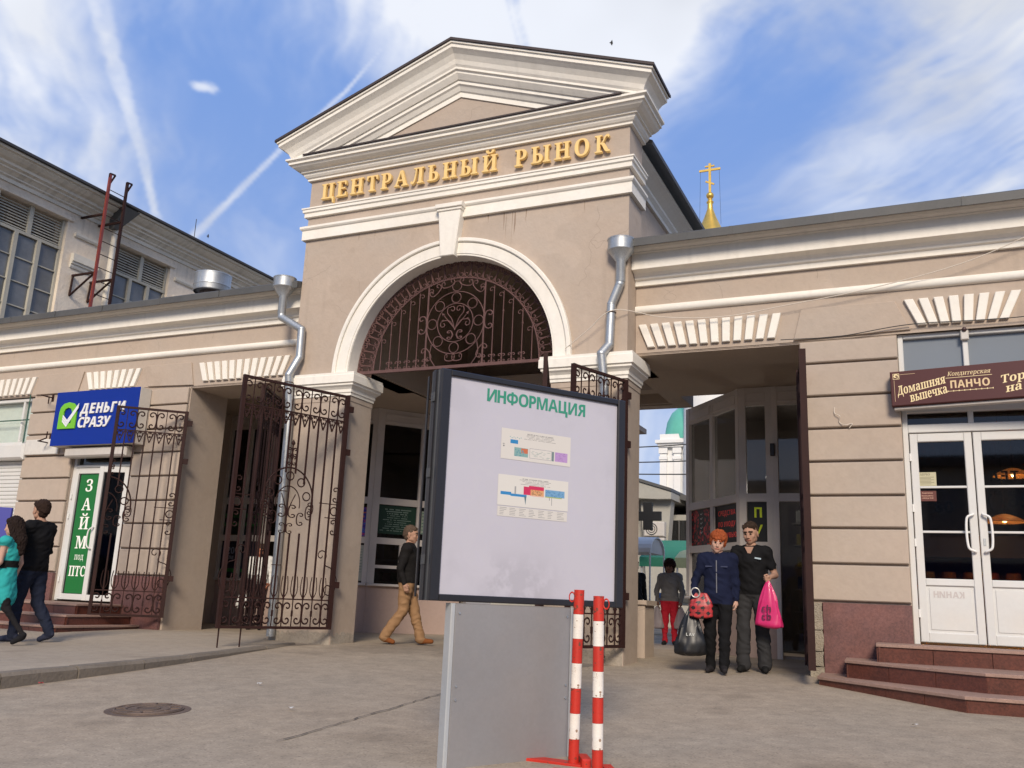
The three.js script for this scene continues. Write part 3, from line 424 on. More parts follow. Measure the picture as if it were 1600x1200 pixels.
posterOn(kLfaces[1].group, 'paper_sheet', .12, .42, .95, 1.62, (x, w, h) => { x.fillStyle = '#a9aca4'; x.fillRect(0, 0, w, h); x.fillStyle = '#6f807a'; for (let i = 0; i < 9; i++) x.fillRect(24, 60 + i * 46, w - 60, 10); }, 256);
[[.06, .52], [.60, 1.1]].forEach(([a, b], i) => { posterOn(kLfaces[0].group, 'window_film', a + .01, b - .01, 1.79, 2.41, (x, w, h) => { x.fillStyle = '#0f2219'; x.fillRect(0, 0, w, h); x.fillStyle = '#1f5a2c'; x.fillRect(0, h * .3, w, h * .14); x.fillRect(0, h * .6, w, h * .12); }, 256); posterOn(kLfaces[0].group, 'window_print', a + .01, b - .01, .95, 1.65, (x, w, h) => { x.fillStyle = '#10172a'; x.fillRect(0, 0, w, h); x.fillStyle = '#8e9aa8'; x.font = 'bold 110px sans-serif'; x.textAlign = 'center'; if (i === 0) { x.fillText('20', w * .55, h * .36); x.font = 'bold 60px sans-serif'; x.fillText('SIM', w * .55, h * .52); } x.fillStyle = '#1f6a30'; x.fillRect(0, h * .78, w, h * .1); }, 256); });
// low wall stub standing behind the right pillar
const stub = tag(part('x', [cbox(-.82, -.64, -.05, .72, -1.75, -1.25, .012), cbox(-.85, -.61, .721, .79, -1.78, -1.22, .012)], M.plaster), 'low_wall_stub', 'low plastered wall stub with capping behind the gateway pillar', 'wall');

function mirrored(g) { g.scale(-1, 1, 1); const p = g.attributes.position; for (let i = 0; i < p.count; i += 3) for (let k = 0; k < 3; k++) { const a = p.array[(i + 1) * 3 + k]; p.array[(i + 1) * 3 + k] = p.array[(i + 2) * 3 + k]; p.array[(i + 2) * 3 + k] = a; } g.computeVertexNormals(); return g; }
// ------------------------------------------------------------------ shop doorway on the right
{
  const D = thing('shop_door', 'white double door with three glass panes per leaf and bow handles', 'door', [2.866, .42, -.12]);
  const W = 1.494, H = 3.67;
  part('door_frame', [cbox(.003, .065, 0, H, -.06, .06, .008), cbox(W - .065, W - .003, 0, H, -.06, .06, .008), cbox(.065, W - .065, H - .06, H - .003, -.06, .055, .008), cbox(.065, W - .065, 2.44, 2.54, -.06, .055, .008), cbox(.065, W - .065, 2.68, 2.76, -.06, .055, .008), cbox(.065, W - .065, 3.05, 3.13, -.06, .055, .008), cbox(W / 2 - .03, W / 2 + .03, 2.54, H - .06, -.06, .052, .008)], M.pvc, D);
  for (const [x0, x1] of [[.065, W / 2 - .03], [W / 2 + .03, W - .065]]) { part('transom_pane', box(x0, x1, 3.13, H - .06, -.012, -.006), M.skyPane, D); part('transom_pane', box(x0, x1, 2.54, 2.68, -.012, -.006), M.tinted, D); }
  for (const s of [-1, 1]) {
    const leaf = new THREE.Group(); leaf.name = 'door_leaf'; leaf.position.set(W / 2 + s * .339, 0, .01); D.add(leaf);
    const w = .333, st = .085;
    part('leaf_frame', [cbox(-w, -w + st, .03, 2.43, -.03, .035, .008), cbox(w - st, w, .03, 2.43, -.03, .035, .008), cbox(-w + st, w - st, 2.33, 2.43, -.03, .033, .008), cbox(-w + st, w - st, .03, .14, -.03, .033, .008), cbox(-w + st, w - st, .66, .74, -.03, .033, .008)], M.pvc, leaf);
    part('lower_panel', [box(-w + st, w - st, .14, .66, -.015, .012), cbox(-w + st + .03, w - st - .03, .17, .63, .012, .02, .006)], M.pvc, leaf);
    for (const [y0, y1] of [[.74, 1.26], [1.285, 1.78], [1.805, 2.33]]) part('pane', box(-w + st, w - st, y0, y1, -.01, -.004), M.tinted, leaf);
    for (const y of [1.272, 1.792]) part('glazing_bar', cbox(-w + st, w - st, y - .013, y + .013, -.02, .025, .004), M.pvc, leaf);
    const hx = -s * (w - .045); part('handle', tube([[hx, 1.04, .03], [hx + s * .0, 1.05, .07], [hx + s * .06, 1.08, .09], [hx + s * .075, 1.14, .09], [hx + s * .075, 1.38, .09], [hx + s * .06, 1.44, .09], [hx, 1.47, .07], [hx, 1.48, .03]], .014, 40, 8), M.white, leaf);
    for (const y of [.3, 1.1, 1.5, 2.1]) part('hinge', bar([s * (w + .0), y, .045], [s * (w + .0), y + .09, .045], .014, 8), M.white, leaf);
    if (s > 0) part('lock_plate', cbox(-w + .03, -w + .055, 1.12, 1.2, .035, .041, .003), M.zinc, leaf);
  }
  // papers on the glass
  const p1 = part('notice_paper', plane(.27, .16), posterMat(256, 150, (x, w, h) => { x.fillStyle = '#b6b090'; x.fillRect(0, 0, w, h); x.fillStyle = '#6b6550'; x.font = 'bold 34px serif'; x.textAlign = 'center'; x.fillText('ПАНЧО', w / 2, 36); for (let i = 0; i < 6; i++) x.fillRect(24, 52 + i * 15, w - 48 - (i % 2) * 30, 5); }), D, true); p1.position.set(.205 + .0, 1.89, .016);
  const p2 = part('opening_hours', plane(.19, .12), posterMat(256, 160, (x, w, h) => { x.fillStyle = '#5b2a22'; x.fillRect(0, 0, w, h); x.fillStyle = '#d8b59a'; x.font = 'bold 22px sans-serif'; x.textAlign = 'center'; x.fillText('Кондитерская', w / 2, 40); x.fillText('Режим работы:', w / 2, 84); x.fillText('с 08:00 до 19:00', w / 2, 120); }), D, true); p2.position.set(.235, 1.69, .016);
  for (const [x, y, h, t] of [[.38, 2.16, .15, 'ИН'], [.40, 1.5, .13, '08'], [1.08, 2.12, .2, 'ИНЧИ'], [1.05, 1.86, .12, 'ТЕЛ'], [1.08, 1.56, .16, '26 )'], [1.05, 1.7, .06, 'дв да']]) {  // street lettering reflected in the glass, put in as solid dark letters
    const g = geo([...t].map((ch, i) => letterGeo(sansBold, ch, h, .002).translate(i * h * .82, 0, 0))); mirrored(g); g.computeBoundingBox(); const b = g.boundingBox; g.translate(-(b.min.x + b.max.x) / 2, 0, 0); const k = Math.min(1, .44 / (b.max.x - b.min.x)); g.scale(k, k, 1); const m = part('reflected_lettering', g, M.reflectionDark, D); m.position.set(x, y, -.03);
  }
  { const f = [...'КАНИН'].map((ch, i) => letterGeo(sansBold, ch, .07, .001).translate(i * .066, 0, 0)); const g = mirrored(geo(f)); const m = part('faded_print', g, flat(.52, .48, .465, .8), D); m.position.set(.56, .53, .0325); }
  part('alarm_box', [cbox(W / 2 - .045, W / 2 + .045, 3.54, 3.70, .055, .10, .01)], M.pvcOld, D); part('alarm_lamp', new THREE.SphereGeometry(.03, 10, 8).translate(W / 2, 3.665, .105), flat(.06, .03, .03, .4), D);
}
// pendant lamps lit inside the shop
for (const [x, y, z, l] of [[4.13, 2.56, -1.75, 'amber glass pendant lamp hanging higher inside the cake shop'], [3.99, 1.96, -1.7, 'amber glass pendant lamp hanging lower inside the cake shop']]) {
  const p = thing('pendant_lamp', l, 'lamp', [x, y, z], 0, 'pendant lamps in the shop');
  part('shade', new THREE.LatheGeometry([[.02, .10], [.08, .085], [.2, .03], [.24, -.005], [.235, -.012], [.19, .018], [.07, .07], [.015, .085]].map(([a, b]) => new THREE.Vector2(a, b)), 28), new THREE.MeshPhysicalMaterial({ color: new THREE.Color().setRGB(.5, .24, .08), roughness: .5, transmission: .4, emissive: new THREE.Color().setRGB(.5, .17, .03), emissiveIntensity: .8 }), p);
  part('bulb', new THREE.SphereGeometry(.03, 12, 10).translate(0, .02, 0), new THREE.MeshPhysicalMaterial({ color: 0xfff0d0, emissive: 0xffdf9f, emissiveIntensity: 4 }), p);
  part('cord', bar([0, .1, 0], [0, 4.58 - y, 0], .004, 5), M.wire, p);
  const L = new THREE.PointLight(0xffc070, .5, 6); L.position.set(0, -.03, 0); L.castShadow = true; p.add(L);
}
{ // brown shop sign
  const s = thing('shop_sign', 'dark maroon bakery signboard with cream script above the double door', 'sign', [2.79, 3.135, .07]);
  const w = 2.3, h = .42; s.rotation.y = -.10; s.rotation.z = .012;
  part('board', cbox(0, w, 0, h, 0, .14, .008), surf([.085, .022, .018], { n: 256, seed: 151, rough: .45, coarse: .1 }), s);
  const f = part('lettering_face', plane(w - .02, h - .02), posterMat(2048, 372, (x, W, H) => {
    x.fillStyle = '#4a1f1e'; x.fillRect(0, 0, W, H); const c = '#ecd9a6'; x.fillStyle = c; x.strokeStyle = c;
    x.lineWidth = 5; x.strokeRect(22, 18, 60, 60); for (let i = 0; i < 5; i++) { x.beginPath(); x.arc(50, 48, 6 + i * 5, i, i + 3.6); x.stroke(); }
    x.lineWidth = 3; x.beginPath(); x.moveTo(30, 90); x.lineTo(30, 330); x.moveTo(90, 30); x.lineTo(240, 30); x.stroke();
    x.save(); x.translate(60, 270); x.rotate(-.20); x.font = 'italic bold 138px serif'; x.fillText('Домашняя', 0, -8, 480); x.fillText('выпечка', 100, 100, 370); x.restore();
    x.font = 'italic 62px serif'; x.fillText('Кондитерская', 545, 92, 400); x.fillRect(530, 112, 430, 5); x.font = 'bold 118px sans-serif'; x.fillStyle = '#d9bf94'; x.fillText('ПАНЧО', 560, 230, 380); x.fillStyle = c; x.fillRect(530, 258, 430, 5); for (let i = 0; i < 9; i++) x.fillRect(540 + i * 52, 252, 7, 16);
    x.save(); x.translate(1030, 220); x.rotate(-.16); x.font = 'italic bold 118px serif'; x.fillText('Торты', 0, 0); x.fillText('на заказ', 20, 104); x.restore();
  }), s, true); f.position.set(w / 2, h / 2, .1425);
  part('bottom_rail', cbox(.02, w - .02, -.035, -.002, .0, .1, .006), M.pvcOld, s);
}
// granite steps
function steps(name, label, levels) {
  const s = thing(name, label, 'steps'); const R = rng(33);
  levels.forEach(([pts, y0, y1]) => {
    part('tread', prism(pts.map(([x, z], i) => [x, z]), y1 - .032, y1, .004), M.tread, s);
    const xm = pts.reduce((a, p) => a + p[0], 0) / pts.length; const core = prism(pts.map(([x, z]) => [x + Math.sign(xm - x) * .07, Math.max(z - .07, -.05)]), y0 - .35, y1 - .034); part('step_core', core, M.kerb, s);
    for (let i = 0; i < pts.length - 1; i++) { // riser tiles along the outer edges
      const [ax, az] = pts[i], [bx, bz] = pts[i + 1], L = Math.hypot(bx - ax, bz - az); if (az <= 0 && bz <= 0) continue; const n = Math.max(1, Math.round(L / .55)), dx = (bx - ax) / L, dz = (bz - az) / L, nx = dz, nz = -dx; 
      for (let k = 0; k < n; k++) { const t0 = k / n * L + .003, t1 = (k + 1) / n * L - .003, o = .022 + (R() - .5) * .004, q = (t, d) => [ax + dx * t + nx * d, az + dz * t + nz * d]; part('riser_tile', prism([q(t0, o), q(t1, o), q(t1, o + .02), q(t0, o + .02)], y0 - .35, y1 - .034), M.granite, s); }
    }
  });
  return s;
}
steps('entrance_steps', 'three red granite steps with chamfered corner up to the cake shop', [
  [[[1.86, .07], [1.89, .8], [3.3, 2.12], [6.4, 2.12], [6.4, .07]], 0, .05], [[[2.14, .07], [2.17, .68], [3.5, 1.62], [6.4, 1.62], [6.4, .07]], .05, .235], [[[2.47, .07], [2.5, .72], [6.4, .72], [6.4, .07]], .235, .425]]);
steps('entrance_steps', 'three dark red granite steps up to the loan office door', [
  [[[-12.2, .07], [-12.2, 1.7], [-8.78, 1.7], [-8.78, .07]], 0, .06], [[[-12.0, .07], [-12.0, 1.35], [-8.98, 1.35], [-8.98, .07]], .06, .21], [[[-11.8, .07], [-11.8, 1.0], [-9.2, 1.0], [-9.2, .07]], .21, .37]]);
// ------------------------------------------------------------------ loan office: door, sign, shutter
{
  const D = thing('office_door', 'white glazed door with tall green loan banner on its left leaf', 'door', [-10.98, .38, -.1]);
  part('door_frame', [cbox(.003, .07, 0, 2.6, -.06, .06, .008), cbox(1.39, 1.457, 0, 2.6, -.06, .06, .008), cbox(.07, 1.39, 2.53, 2.6, -.06, .055, .008), cbox(.07, 1.39, 2.33, 2.38, -.06, .055, .008)], M.pvc, D);
  part('transom_pane', box(.07, 1.39, 2.38, 2.53, -.01, -.004), M.tinted, D);
  for (const s of [0, 1]) {
    const l = new THREE.Group(); l.name = 'door_leaf'; l.position.set(s ? 1.385 : .075, .02, .03); l.rotation.y = s ? .28 : 0; D.add(l); const k = s ? -1 : 1, w = s ? .57 : .72, X = (a, b) => k > 0 ? [a, b] : [-b, -a];
    const fb = (a, b, y0, y1) => cbox(...X(a, b), y0, y1, -.03, .035, .006);
    part('leaf_frame', [fb(0, .085, 0, 2.3), fb(w - .085, w, 0, 2.3), fb(.085, w - .085, 2.2, 2.3), fb(.085, w - .085, 0, .1)], M.pvc, l);
    part('pane', box(...X(.085, w - .085), .1, 2.2, -.006, 0), M.tinted, l);
    if (!s) { const b = part('banner', plane(.47, 2.08), posterMat(464, 2048, (x, W, H) => { x.fillStyle = '#0f6b2c'; x.fillRect(0, 0, W, H); x.fillStyle = '#f4f2ec'; x.textAlign = 'center'; x.font = 'bold 300px serif'; ['З', 'А', 'Й', 'М'].forEach((t, i) => x.fillText(t, W / 2, 300 + i * 330, 300)); x.font = '150px serif'; x.fillText('под', W / 2, 1480, 220); x.font = 'bold 240px serif'; x.fillText('ПТС', W / 2, 1760, 400); }), l, true); b.position.set(w / 2, 1.15, .004); }
    const hx = k * (w - .045); part('handle', tube([[hx, .86, .03], [hx, .87, .07], [hx + k * .03, .9, .1], [hx + k * .05, .95, .1], [hx + k * .05, 1.15, .1], [hx + k * .03, 1.2, .1], [hx, 1.23, .07], [hx, 1.24, .03]], .013, 40, 8), M.white, l);
    for (const y of [.3, 1.4, 1.75]) part('hinge', bar([0, y, .05], [0, y + .09, .05], .014, 8), M.white, l);
  }
  const side = thing('light_box', 'long cream light fitting under the blue office sign', 'light box', [-10.95, 2.86, .0]); part('housing', cbox(0, 1.5, 0, .17, .02, .24, .03), M.pvcOld, side); part('bracket', cbox(-.06, 0, .06, .12, .02, .1, .01), M.iron, side);
  const B = thing('office_sign', 'blue box sign with green arch logo and white letters', 'sign', [-11.25, 3.06, .0]);
  part('sign_box', cbox(.0, 2.03, 0, .985, .05, .30, .008), surf([.60, .57, .52], { n: 256, seed: 161, rough: .5 }), B);
  part('blue_face', cbox(.0, 2.03, 0, .985, .301, .312, .003), surf([.004, .028, .26], { n: 256, seed: 163, rough: .55, coarse: .06, fine: .03, specularIntensity: .4 }), B);
  const LX = (L) => L.map(([x, y]) => [.15 + (x - .36) * 1.04, y]); const lg = [[.36, .30], [.78, .30], [.78, .60], [.755, .70], [.69, .76], [.57, .785], [.45, .76], [.385, .70], [.36, .60]], hole = [[.47, .40], [.67, .40], [.67, .60], [.64, .66], [.57, .685], [.50, .66], [.47, .60]];
  const logo = part('logo_arch', polyXY(LX(lg), .3125, .34, [LX(hole).reverse()], .003), flat(.16, .48, .02, .4), B);
  const chk = flat(.72, .74, .76, .4); for (let i = 0; i < 3; i++) { const o = i * .045; part('check_mark', polyXY(LX([[.47, .52 - o], [.585, .42 - o], [.82, .72 - o * .6], [.82, .755 - o * .6], [.585, .458 - o], [.47, .556 - o]]), .3405 + i * .0006, .347 + i * .0006), chk, logo); }
  const put = (t, x0, y, h, x1) => { let x = x0; const L = [...t].map((c) => letterGeo(sansBold, c, h, .018, .002)), W = L.reduce((s, g) => s + g.boundingBox.max.x - g.boundingBox.min.x, 0), gap = (x1 - x0 - W) / (L.length - 1); for (const g of L) { const w = g.boundingBox.max.x - g.boundingBox.min.x; const sh = new THREE.Matrix4().makeShear(0, 0, .12, 0, 0, 0); g.translate(-g.boundingBox.min.x, 0, 0).applyMatrix4(sh); const m = part('letter', g, M.white, B); m.position.set(x, y, .314); x += w + gap; } };
  put('ДЕНЬГИ', .67, .56, .185, 1.72); put('СРАЗУ', .64, .31, .185, 1.42);
}
{ // shuttered window at the far left
  const w = thing('shuttered_window', 'white framed window over a closed white roller shutter', 'window', [-14.6, .9, -.1]);
  const W = 2.35; part('window_frame', [cbox(0, .06, 2.0, 3.18, -.05, .05, .006), cbox(W - .06, W, 2.0, 3.18, -.05, .05, .006), cbox(.06, W - .06, 3.12, 3.18, -.05, .045, .006), cbox(.06, W - .06, 2.28, 2.34, -.05, .045, .006), cbox(W - .36, W - .31, 2.34, 3.12, -.05, .04, .006), cbox(W - 1.3, W - 1.25, 2.34, 3.12, -.05, .04, .006)], M.pvc, w);
  for (const [a, b] of [[.06, W - 1.3], [W - 1.25, W - .36], [W - .31, W - .06]]) part('pane', box(a, b, 2.34, 3.12, -.01, -.004), M.glass, w);
  part('blind', box(.06, W - .06, 2.34, 3.12, -.09, -.08), surf([.50, .58, .52], { n: 256, seed: 171, coarse: .1 }), w);
  part('shutter_box', cbox(-.03, W + .06, 1.98, 2.28, -.02, .22, .04), M.pvc, w);
  for (let i = 0; i < 27; i++) part('slat', mouldX([[0, i * .0735], [.022, i * .0735 + .02], [.022, i * .0735 + .055], [0, i * .0735 + .0735]], 0, W, .0), M.pvc, w);
  part('window_bar', [bar([W - .12, 2.3, .10], [W - .12, 3.3, .10], .012), bar([.1, 2.75, .1], [W + .06, 2.75, .1], .012)], flat(.02, .09, .06, .5), w);
  const lb = tag(part('x', cbox(-12.18, -11.3, 2.955, 3.24, .046, .09, .01), surf([.62, .60, .56], { n: 256, seed: 173, coarse: .1 })), 'blank_panel', 'blank white panel between the shutter box and blue sign', 'panel');
}
for (const [x, y, d] of [[-11.52, 3.98, -1], [-11.42, 3.22, 1]]) { const b = tag(part('x', [bar([x - .17, y + .05 * (d < 0 ? 1 : -1), .0], [x - .17, y + .05 * (d < 0 ? 1 : -1), .3], .012), bar([x - .17, y + .05 * (d < 0 ? 1 : -1), .28], [x + .02, y, .28], .012), bar([x + .02, y, .28], [x + .02, y - .12 * -d, .28], .012), cbox(x - .2, x - .14, y - .02, y + .12, .045, .055, .003)], M.iron), 'wall_bracket', d < 0 ? 'bent iron bracket stub on the wall above the blue sign edge' : 'bent iron bracket stub on the wall beside the blue sign foot', 'bracket'); }
// ------------------------------------------------------------------ wrought iron
function spiral(cx, cy, r, a0, dir, turns, n = 14, shrink = .22) { return Array.from({ length: n + 1 }, (_, i) => { const t = i / n, rr = r * mix(1, shrink, t), a = a0 + dir * turns * 2 * Math.PI * t; return [cx + rr * Math.cos(a), cy + rr * Math.sin(a), 0]; }); }
function cScroll(h, w, r = .007, k = 1) { // C standing upright, opening to +x
  const q = h * .2, up = spiral(q, h / 2 - q, q, Math.PI, -1, .95), lo = spiral(q, -h / 2 + q, q, Math.PI, 1, .95).reverse();
  return tube([...lo, [-.01, 0, 0], ...up].map(([x, y, z]) => [x * w / (2 * q), y, z]), r, 40, 4);
}
const ringGeo = (R, r, n = 24) => new THREE.TorusGeometry(R, r, 4, n);
const sq = (x0, y0, x1, y1, t) => { const a = Math.atan2(y1 - y0, x1 - x0), L = Math.hypot(x1 - x0, y1 - y0); return new THREE.BoxGeometry(L, t, t).rotateZ(a).translate((x0 + x1) / 2, (y0 + y1) / 2, 0); };
const gC = geo(cScroll(.30, .12, .0115)), gCs = geo(cScroll(.13, .055, .009)), gBig = geo(tube([...spiral(-.06, .56, .085, 0, -1, -1.0, 14, .2).reverse(), [.0, .44, 0], [.13, .38, 0], [.22, .24, 0], [.2, .08, 0], ...spiral(.1, .1, .1, -.9, -1, .9, 12, .2)], .008, 60, 4));
const gCircle = geo(ringGeo(.058, .0095)), gV = geo([sq(-.06, .17, 0, 0, .016), sq(.06, .17, 0, 0, .016)]);
const gTri = geo([tube([[0, 0, 0], [-.045, .08, 0], [-.05, .2, 0], [-.035, .30, 0]], .0075, 12, 4), tube([[0, 0, 0], [.045, .08, 0], [.05, .2, 0], [.035, .30, 0]], .0075, 12, 4), bar([0, 0, 0], [0, .34, 0], .008, 4, .003), new THREE.OctahedronGeometry(.02).translate(0, .12, 0)]);
function leafGate(label, pos, turn, W, H = 3.4, { mirror = 1, rods = false, y0 = .2, fr = .058, half = false } = {}) {
  const g = thing('iron_gate_leaf', label, 'gate', pos, turn, 'wrought iron gate leaves'); const inner = g; const X = (x) => mirror * x; const put = (name, gg, x, y, sx = 1, sy = 1, rz = 0) => { const m = part(name, gg, M.iron, inner, true); m.position.set(X(x), y0 + y, 0); m.scale.set(sx * mirror, sy, 1); m.rotation.z = rz * mirror; return m; };
  const B = (x0, y0_, x1, y1, t) => sq(X(x0), y0 + y0_, X(x1), y0 + y1, t);
  part('gate_frame', [B(0, -.0, 0, H, fr), B(W, 0, W, H, fr * .9), B(0, H - .018, W, H - .018, .036), B(0, .018, W, .018, .036)], M.iron, inner);
  part('rail', B(.02, .40, W - .02, .40, .018), M.iron, inner); part('rail', B(.02, H - .40, W - .02, H - .40, .018), M.iron, inner);
  const n = Math.round(W / .155), p = W / n;
  const c = half ? W : W / 2; for (let i = 1; i < n; i++) { const x = i * p, mid = Math.abs(x - c) < .30; if (mid) { part('bar', B(x, .40, x, 1.28 + Math.abs(x - c) * .1, .021), M.iron, inner); part('bar', B(x, 2.2 - Math.abs(x - c) * .9, x, H - .40, .021), M.iron, inner); } else part('bar', B(x, .40, x, H - .40, .021), M.iron, inner); }
  for (let i = 0; i < n; i++) { const x = (i + .5) * p, e = i % 2 ? 1 : -1; for (const y of [.21, H - .21]) { put('scroll', gC, x - e * p * .42, y, e); } if (i) part('collar', B(i * p, .21 - .04, i * p, .21 + .04, .022), M.iron, inner); if (i) { part('short_bar', B(i * p, .03, i * p, .40, .012), M.iron, inner); part('short_bar', B(i * p, H - .40, i * p, H - .03, .012), M.iron, inner); }
    put('spear', gV, x, H - .40 - .185); put('small_scroll', gCs, x - .03, H - .455, .8, .7); put('small_scroll', gCs, x + .03, H - .455, -.8, .7); }
  for (let i = 1; i < n; i++) put('trident', gTri, i * p, .41);
  // corner scroll and the side piece by the hinge
  put('corner_scroll', gBig, .16, .46, -1); if (!half) put('corner_scroll', gBig, W - .16, .46, 1);
  for (const s of half ? [0] : [0, 1]) { const x = s ? W - .075 : .075; put('circle', gCircle, x, 1.66); put('side_scroll', gC, s ? W - .02 : .02, 1.90, s ? -.9 : .9, .75); put('side_scroll', gC, s ? W - .02 : .02, 1.43, s ? -.9 : .9, .75); part('side_rail', B(s ? W - .33 : .02, 1.76, s ? W - .02 : .33, 1.76, .012), M.iron, inner); part('side_rail', B(s ? W - .22 : .02, 1.56, s ? W - .02 : .22, 1.56, .012), M.iron, inner); }
  // medallion
  const A = (R0, y, a0, a1, t = .0085, ry = 1) => tube(Array.from({ length: 21 }, (_, i) => { const a = mix(a0, a1, i / 20); return [X(c + R0 * Math.cos(a)), y0 + y + ry * R0 * Math.sin(a), 0]; }), t, 40, 4);
  part('medallion_arch', A(.39, 1.74, half ? Math.PI / 2 : -.1, Math.PI + .1, .012, 1.2), M.iron, inner); part('medallion_arch', A(.19, 1.7, half ? Math.PI / 2 : -.2, Math.PI + .2, .0085, 1.3), M.iron, inner);
  for (const a of half ? [2.24, 2.89] : [.25, .9, 1.57, 2.24, 2.89]) put('circle', gCircle, c + .295 * Math.cos(a), 1.74 + .35 * Math.sin(a));
  for (const s of half ? [-1] : [-1, 1]) { put('fan_scroll', gC, c + s * .03, 1.60, s, .62); put('fan_scroll', gC, c + s * .17, 1.50, s * .9, .62); put('fan_scroll', gC, c + s * .30, 1.60, s * .9, .7); put('fan_scroll', gC, c + s * .40, 1.66, -s * .8, .6); put('fan_scroll', gC, c + s * .02, 1.36, s * .8, .5); put('finial_scroll', gCs, c + s * .015, 2.31, s, 1); put('finial_scroll', gCs, c + s * .015, 2.43, s * 1.1, 1); part('fan_blade', tube([[X(c), y0 + 1.5, 0], [X(c + s * .05), y0 + 1.7, 0], [X(c + s * .11), y0 + 1.84, 0]], .008, 10, 4), M.iron, inner); }
  if (!half) part('fan_stem', [B(c, 1.3, c, 2.55, .016), new THREE.OctahedronGeometry(.035).scale(1, 1.6, .6).translate(X(c), y0 + 2.56, 0)], M.iron, inner);
  for (const y of [.62, 2.55, 3.2]) part('hinge', [bar([0, y0 + y - .07, 0], [0, y0 + y + .07, 0], .03, 8), box(X(-.11), X(0), y0 + y - .045, y0 + y + .045, -.02, .02)], M.iron, inner);
  if (rods) for (const x of [W - .03, W - .34]) part('drop_bolt', bar([X(x), -.1, .02], [X(x), y0 + .5, .02], .010, 6), M.iron, inner);
  return g;
}
// turn that points the leaf's +x axis from (x,z) towards (tx,tz)
const aim = (x, z, tx, tz) => -Math.atan2(tz - z, tx - x);
leafGate('rusty brown iron gate leaf swung back against wall by loan office', [-8.30, .0, .1], aim(-8.3, .1, -9.1, .80), 1.08, 3.4, { half: true });
leafGate('rusty brown iron gate leaf on arch pillar with drop bolts', [-4.76, .0, .50], aim(-4.76, .5, -5.41, 2.05), 1.67, 3.4, { rods: true });
leafGate('rusty iron gate leaf edge on beside drainpipe at left opening', [-6.02, .0, .46], aim(-6.02, .46, -5.52, 1.52), 1.14, 3.4, { half: true });
leafGate('rusty iron gate leaf swung out behind the information board', [-1.52, .0, .46], aim(-1.52, .46, -.93, 2.02), 1.62);
leafGate('rusty iron gate leaf on pillar beside the information board edge', [-.44, .0, .44], aim(-.44, .44, -.80, 1.42), 1.04, 3.4, { half: true });
leafGate('brown iron gate leaf seen edge on at the rusticated pier', [1.72, .0, .06], aim(1.72, .06, 1.872, 1.05), 1.0, 3.56, { y0: .12, fr: .085, half: true });
